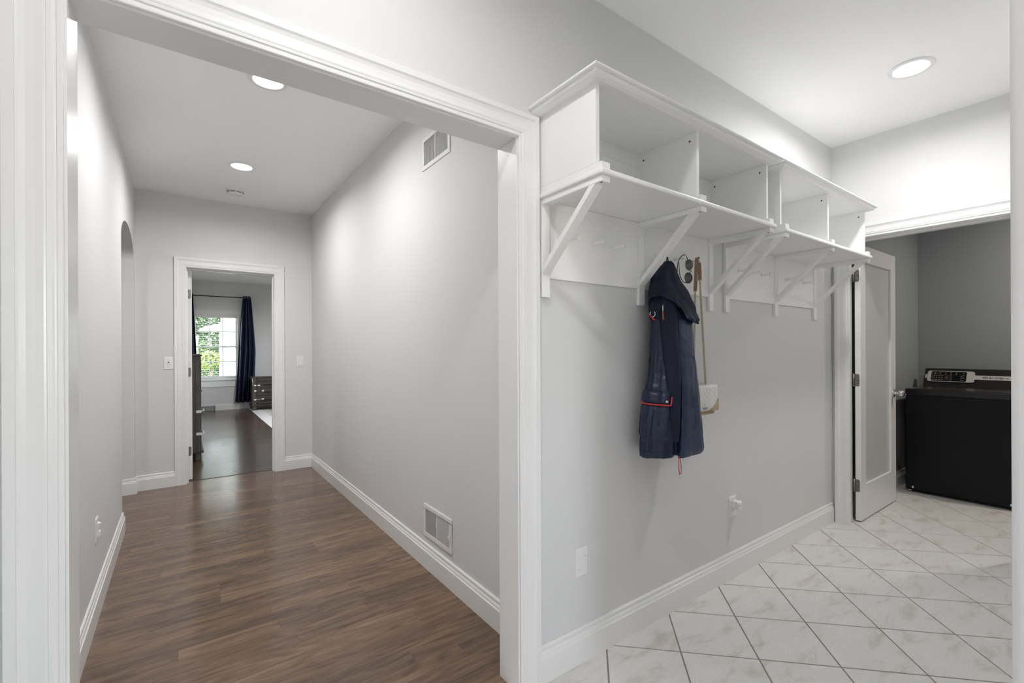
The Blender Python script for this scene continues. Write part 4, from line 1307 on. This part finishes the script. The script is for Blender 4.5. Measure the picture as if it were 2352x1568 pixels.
for za, zb in dz_:
    dr = MB().box(TX1 - .400, TX1 - .004, TY0 + .054, TY1 - .054, za, zb).build('drawer', DRESSH, td, bevel=.004)
    MB().tube([(TX1 - .004, 6.76, (za + zb) / 2), (TX1 + .016, 6.76, (za + zb) / 2), (TX1 + .016, 7.0, (za + zb) / 2), (TX1 - .004, 7.0, (za + zb) / 2)], .005, 8).build('handle', BRNZ, dr)
for zc in (.560, .303):
    pd = latch(td, (.166, TY0 - .008, zc), (.027, .008, .017))
    MB().tube([(.192, TY0 - .006, zc), (.215, TY0 + .02, zc + .008), (.210, TY0 + .09, zc + .020), (.196, TY0 + .11, zc + .02)], .004, 6, ry=.008).build('latch_strap', PLASTIC, pd)
# low dresser on the far wall
RX0, RX1, RY0, RY1, RH = 1.208, 2.64, 10.93, 11.325, .692
rd = thing('dresser', ((RX0 + RX1) / 2, (RY0 + RY1) / 2, 0), 'low dark wooden dresser with white child latches standing on the rug edge', 'dresser', 'dark wooden bedroom dressers')
MB().box(RX0 - .012, RX1 + .012, RY0 - .012, RY1, RH - .016, RH).build('top', DRESSH, rd, bevel=.004)
MB().box(RX0 + .004, RX1 - .004, RY0 + .012, RY1, .10, RH - .016).build('carcass', DRESSH, rd)
for xx in (RX0, RX1 - .075):
    MB().box(xx, xx + .075, RY0, RY0 + .06, .0, RH - .018).build('leg', DRESS, rd, bevel=.003)
    MB().box(xx, xx + .075, RY1 - .06, RY1, .0, .1).build('leg', DRESS, rd, bevel=.003)
MB().box(RX0 - .020, RX1 + .020, RY0 - .018, RY1, .082, .112).build('base_molding', DRESSH, rd, bevel=.005)
MB().box(RX0 + .075, RX1 - .075, RY0 + .010, RY0 + .02, .054, .082).build('apron', DRESSH, rd)
xm_ = (RX0 + RX1) / 2
for za, zb in ((.606, .668), (.462, .592), (.300, .448), (.128, .286)):
    for xa, xb in ((RX0 + .082, xm_ - .006), (xm_ + .006, RX1 - .082)):
        dr = MB().box(xa, xb, RY0 - .002, RY0 + .030, za, zb).build('drawer', DRESSH, rd, bevel=.004)
        zc = (za + zb) / 2
        if zb - za > .1:
            MB().box(xa + .13, xb - .13, RY0 - .020, RY0 - .012, zc - .006, zc + .006).build('handle', BRNZ, dr)
            for xx in (xa + .14, xb - .15):
                MB().box(xx, xx + .01, RY0 - .013, RY0 - .002, zc - .004, zc + .004).build('handle_post', BRNZ, dr)
        else:
            MB().lathe([(.0, 0), (.006, 0), (.006, .008), (.012, .014), (.0, .020)], ((xa + xb) / 2, RY0 - .002, zc), ax=(0, -1, 0), n=12).build('knob', BRNZ, dr)
for (xa, za, xb, zb2, strap) in ((1.255, .520, 1.330, .519, True), (1.260, .405, 1.402, .402, False), (1.258, .222, 1.400, .232, True)):
    p1 = latch(rd, (xa, RY0 - .012, za), (.022, .007, .015))
    latch(rd, (xb, RY0 - .012, zb2), (.022, .007, .015))
    if strap:
        MB().tube([(xa, RY0 - .016, za), (xb, RY0 - .016, zb2)], .003, 6, ry=.006).build('latch_strap', PLASTIC, p1)
MB().tube([(1.214, RY0 - .018, .525), (1.216, RY0 - .02, .60), (1.206, RY0 - .02, .66)], .004, 6).build('hanging_strap', PLASTIC, rd)

rd.location.z = .0087          # stands on the rug

def rug_mat():
    m = mat('woven_rug', (.58, .57, .55), .95, spec=.1)
    nt = m.node_tree; L = nt.links.new
    b_ = nt.nodes['Principled BSDF']
    tc = nt.nodes.new('ShaderNodeTexCoord')
    v = nt.nodes.new('ShaderNodeTexVoronoi'); v.inputs['Scale'].default_value = 5
    n = nt.nodes.new('ShaderNodeTexNoise'); n.inputs['Scale'].default_value = 14; n.inputs['Detail'].default_value = 5
    L(tc.outputs['Object'], v.inputs['Vector']); L(tc.outputs['Object'], n.inputs['Vector'])
    mx = nt.nodes.new('ShaderNodeMath'); mx.operation = 'MULTIPLY'
    L(v.outputs['Distance'], mx.inputs[0]); L(n.outputs['Fac'], mx.inputs[1])
    r = nt.nodes.new('ShaderNodeValToRGB')
    r.color_ramp.elements[0].position = .08; r.color_ramp.elements[0].color = (.34, .33, .31, 1)
    r.color_ramp.elements[1].position = .3; r.color_ramp.elements[1].color = (.60, .585, .56, 1)
    L(mx.outputs[0], r.inputs[0]); L(r.outputs[0], b_.inputs['Base Color'])
    return m
RUGM = rug_mat(); RUGB = mat('rug_border', (.60, .60, .59), .95, noise=(20, .06))
rug = thing('area_rug', (2.4, 9.7, 0), 'pale patterned area rug on the dark bedroom floor', 'rug')
MB().box(1.190, 3.60, 8.02, 11.44, .0005, .0075).build('border', RUGB, rug, bevel=.003)
MB().box(1.40, 3.40, 8.23, 11.23, .0075, .0086).build('field', RUGM, rug)

# ------------------------------------------------------------------ outdoors beyond the bedroom window
GRASS = mat('grass', (.10, .19, .04), .9, noise=(3, .4))
struct(MB().box(-14, 18, YF + .15, 40, -.40, -.35), 'ground', GRASS)
SIDING = mat('white_siding', (.80, .80, .79), .6, noise=(6, .01))
pc = thing('porch_column', (.90, 12.55, -.35), 'white sided porch column just outside the bedroom window', 'column')
cx0, cx1, cy0, cy1 = .760, 1.035, 12.40, 12.70
MB().box(cx0 + .012, cx1 - .012, cy0 + .012, cy1 - .012, -.35, 3.2).build('core', SIDING, pc)
for xx in (cx0, cx1 - .055):
    for yy in (cy0, cy1 - .055):
        MB().box(xx, xx + .055, yy, yy + .055, -.35, 3.2).build('corner_board', SIDING, pc, bevel=.003)
z = -.30; bd0 = None
while z < 3.15:
    if bd0 is None:
        zb0 = z
        bd0 = MB().prism([(cx0 + .055, cy0 + .002, z), (cx0 + .055, cy0 + .012, z + .10), (cx0 + .055, cy0 + .014, z + .10), (cx0 + .055, cy0 + .014, z)], (cx1 - cx0 - .11, 0, 0)).build('siding_board', SIDING, pc)
    else:
        part_copy(bd0, pc, (0, 0, z - zb0))
    z += .10
UMB = mat('umbrella_cloth', (.74, .73, .70), .8, noise=(4, .03))
ux, uy = 1.15, 19.5
um = thing('patio_umbrella', (ux, uy, -.35), 'white patio umbrella open in the garden', 'umbrella')
MB().tube([(ux, uy, -.35), (ux, uy, 2.12)], .03, 12).build('pole', SIDING, um)
MB().lathe([(.0, 2.20), (.16, 2.19), (.40, 2.13), (.62, 2.03), (.63, 1.95), (.61, 1.95), (.60, 2.01), (.38, 2.10), (.0, 2.16)], (ux, uy, 0), n=10, smooth=False).build('canopy', UMB, um)
MB().lathe([(.0, 0), (.28, 0), (.28, .05), (.05, .10), (.0, .10)], (ux, uy, -.35), n=20).build('base', GREYM, um)

def leafy(name, label, cx, cy, rx, rz, zc, n, cols, seed, lsize=.11, group='garden trees and shrubs beyond the window'):
    rnd = random.Random(seed)
    t = thing(name, (cx, cy, -.35), label, 'tree' if 'tree' in name else 'shrub', group)
    m = bpy.data.materials.new('leaves'); m.use_nodes = True
    nt = m.node_tree; b_ = nt.nodes['Principled BSDF']
    tc = nt.nodes.new('ShaderNodeTexCoord'); nn = nt.nodes.new('ShaderNodeTexNoise'); nn.inputs['Scale'].default_value = 9
    rp = nt.nodes.new('ShaderNodeValToRGB')
    rp.color_ramp.elements[0].position = .35; rp.color_ramp.elements[0].color = (*cols[0], 1)
    rp.color_ramp.elements[1].position = .65; rp.color_ramp.elements[1].color = (*cols[1], 1)
    nt.links.new(tc.outputs['Object'], nn.inputs['Vector']); nt.links.new(nn.outputs['Fac'], rp.inputs[0]); nt.links.new(rp.outputs[0], b_.inputs['Base Color'])
    b_.inputs['Roughness'].default_value = .5
    mb = MB()
    for i in range(n):
        while True:
            p = Vector((rnd.uniform(-1, 1), rnd.uniform(-1, 1), rnd.uniform(-1, 1)))
            if .35 < p.length < 1: break
        c = Vector((cx + p.x * rx, cy + p.y * rx * .8, max(-.2, zc + p.z * rz)))
        a = Vector((rnd.uniform(-1, 1), rnd.uniform(-1, 1), rnd.uniform(-.6, .6))).normalized()
        q = a.cross(Vector((rnd.uniform(-1, 1), rnd.uniform(-1, 1), rnd.uniform(-1, 1)))).normalized()
        s = lsize * rnd.uniform(.6, 1.3)
        up_ = a.cross(q) * s * .12
        mb.add([c - a * s, c + q * s * .42 + up_, c + a * s, c - q * s * .42 + up_], [(0, 1, 2, 3)])
    tag(mb.build('foliage', m, t, fix=False), kind='stuff')
    MB().tube([(cx, cy, -.35), (cx + .05, cy, zc * .5), (cx, cy, zc + rz * .4)], [.07, .05, .02], 8).build('trunk', mat('bark', (.10, .07, .05), .9, noise=(12, .3)), t)
    return t
D, Mi, Br = ((.016, .036, .012), (.055, .095, .035)), ((.030, .062, .016), (.095, .145, .050)), ((.09, .14, .025), (.24, .28, .07))
for k_, (tx, ty, lb, co) in enumerate(((1.2, 22.6, 'tall leafy tree filling the middle of the bedroom window', D), (-2.4, 22.6, 'leafy tree left of the middle garden tree', Mi),
                                      (4.8, 22.6, 'leafy tree right of the middle garden tree', D), (-.6, 27.0, 'tree in the back row left of the umbrella', Mi),
                                      (3.2, 27.0, 'tree in the back row right of the umbrella', Mi))):
    leafy('tree', lb, tx, ty, 1.7, 3.1, 2.4, 14000 if k_ == 0 else 8000, co, k_ + 1, .085 if k_ == 0 else .12)
leafy('shrub', 'bright yellow green shrub low in the bedroom window', .64, 15.2, .28, .28, .98, 1400, Br, 15, .04)
leafy('shrub', 'mid green shrub left in the bedroom window', .10, 17.0, .80, 1.1, .75, 4500, Mi, 16, .06)
leafy('shrub', 'dark green shrub behind the porch column', 1.75, 15.5, .62, 1.4, .9, 4000, D, 17, .06)
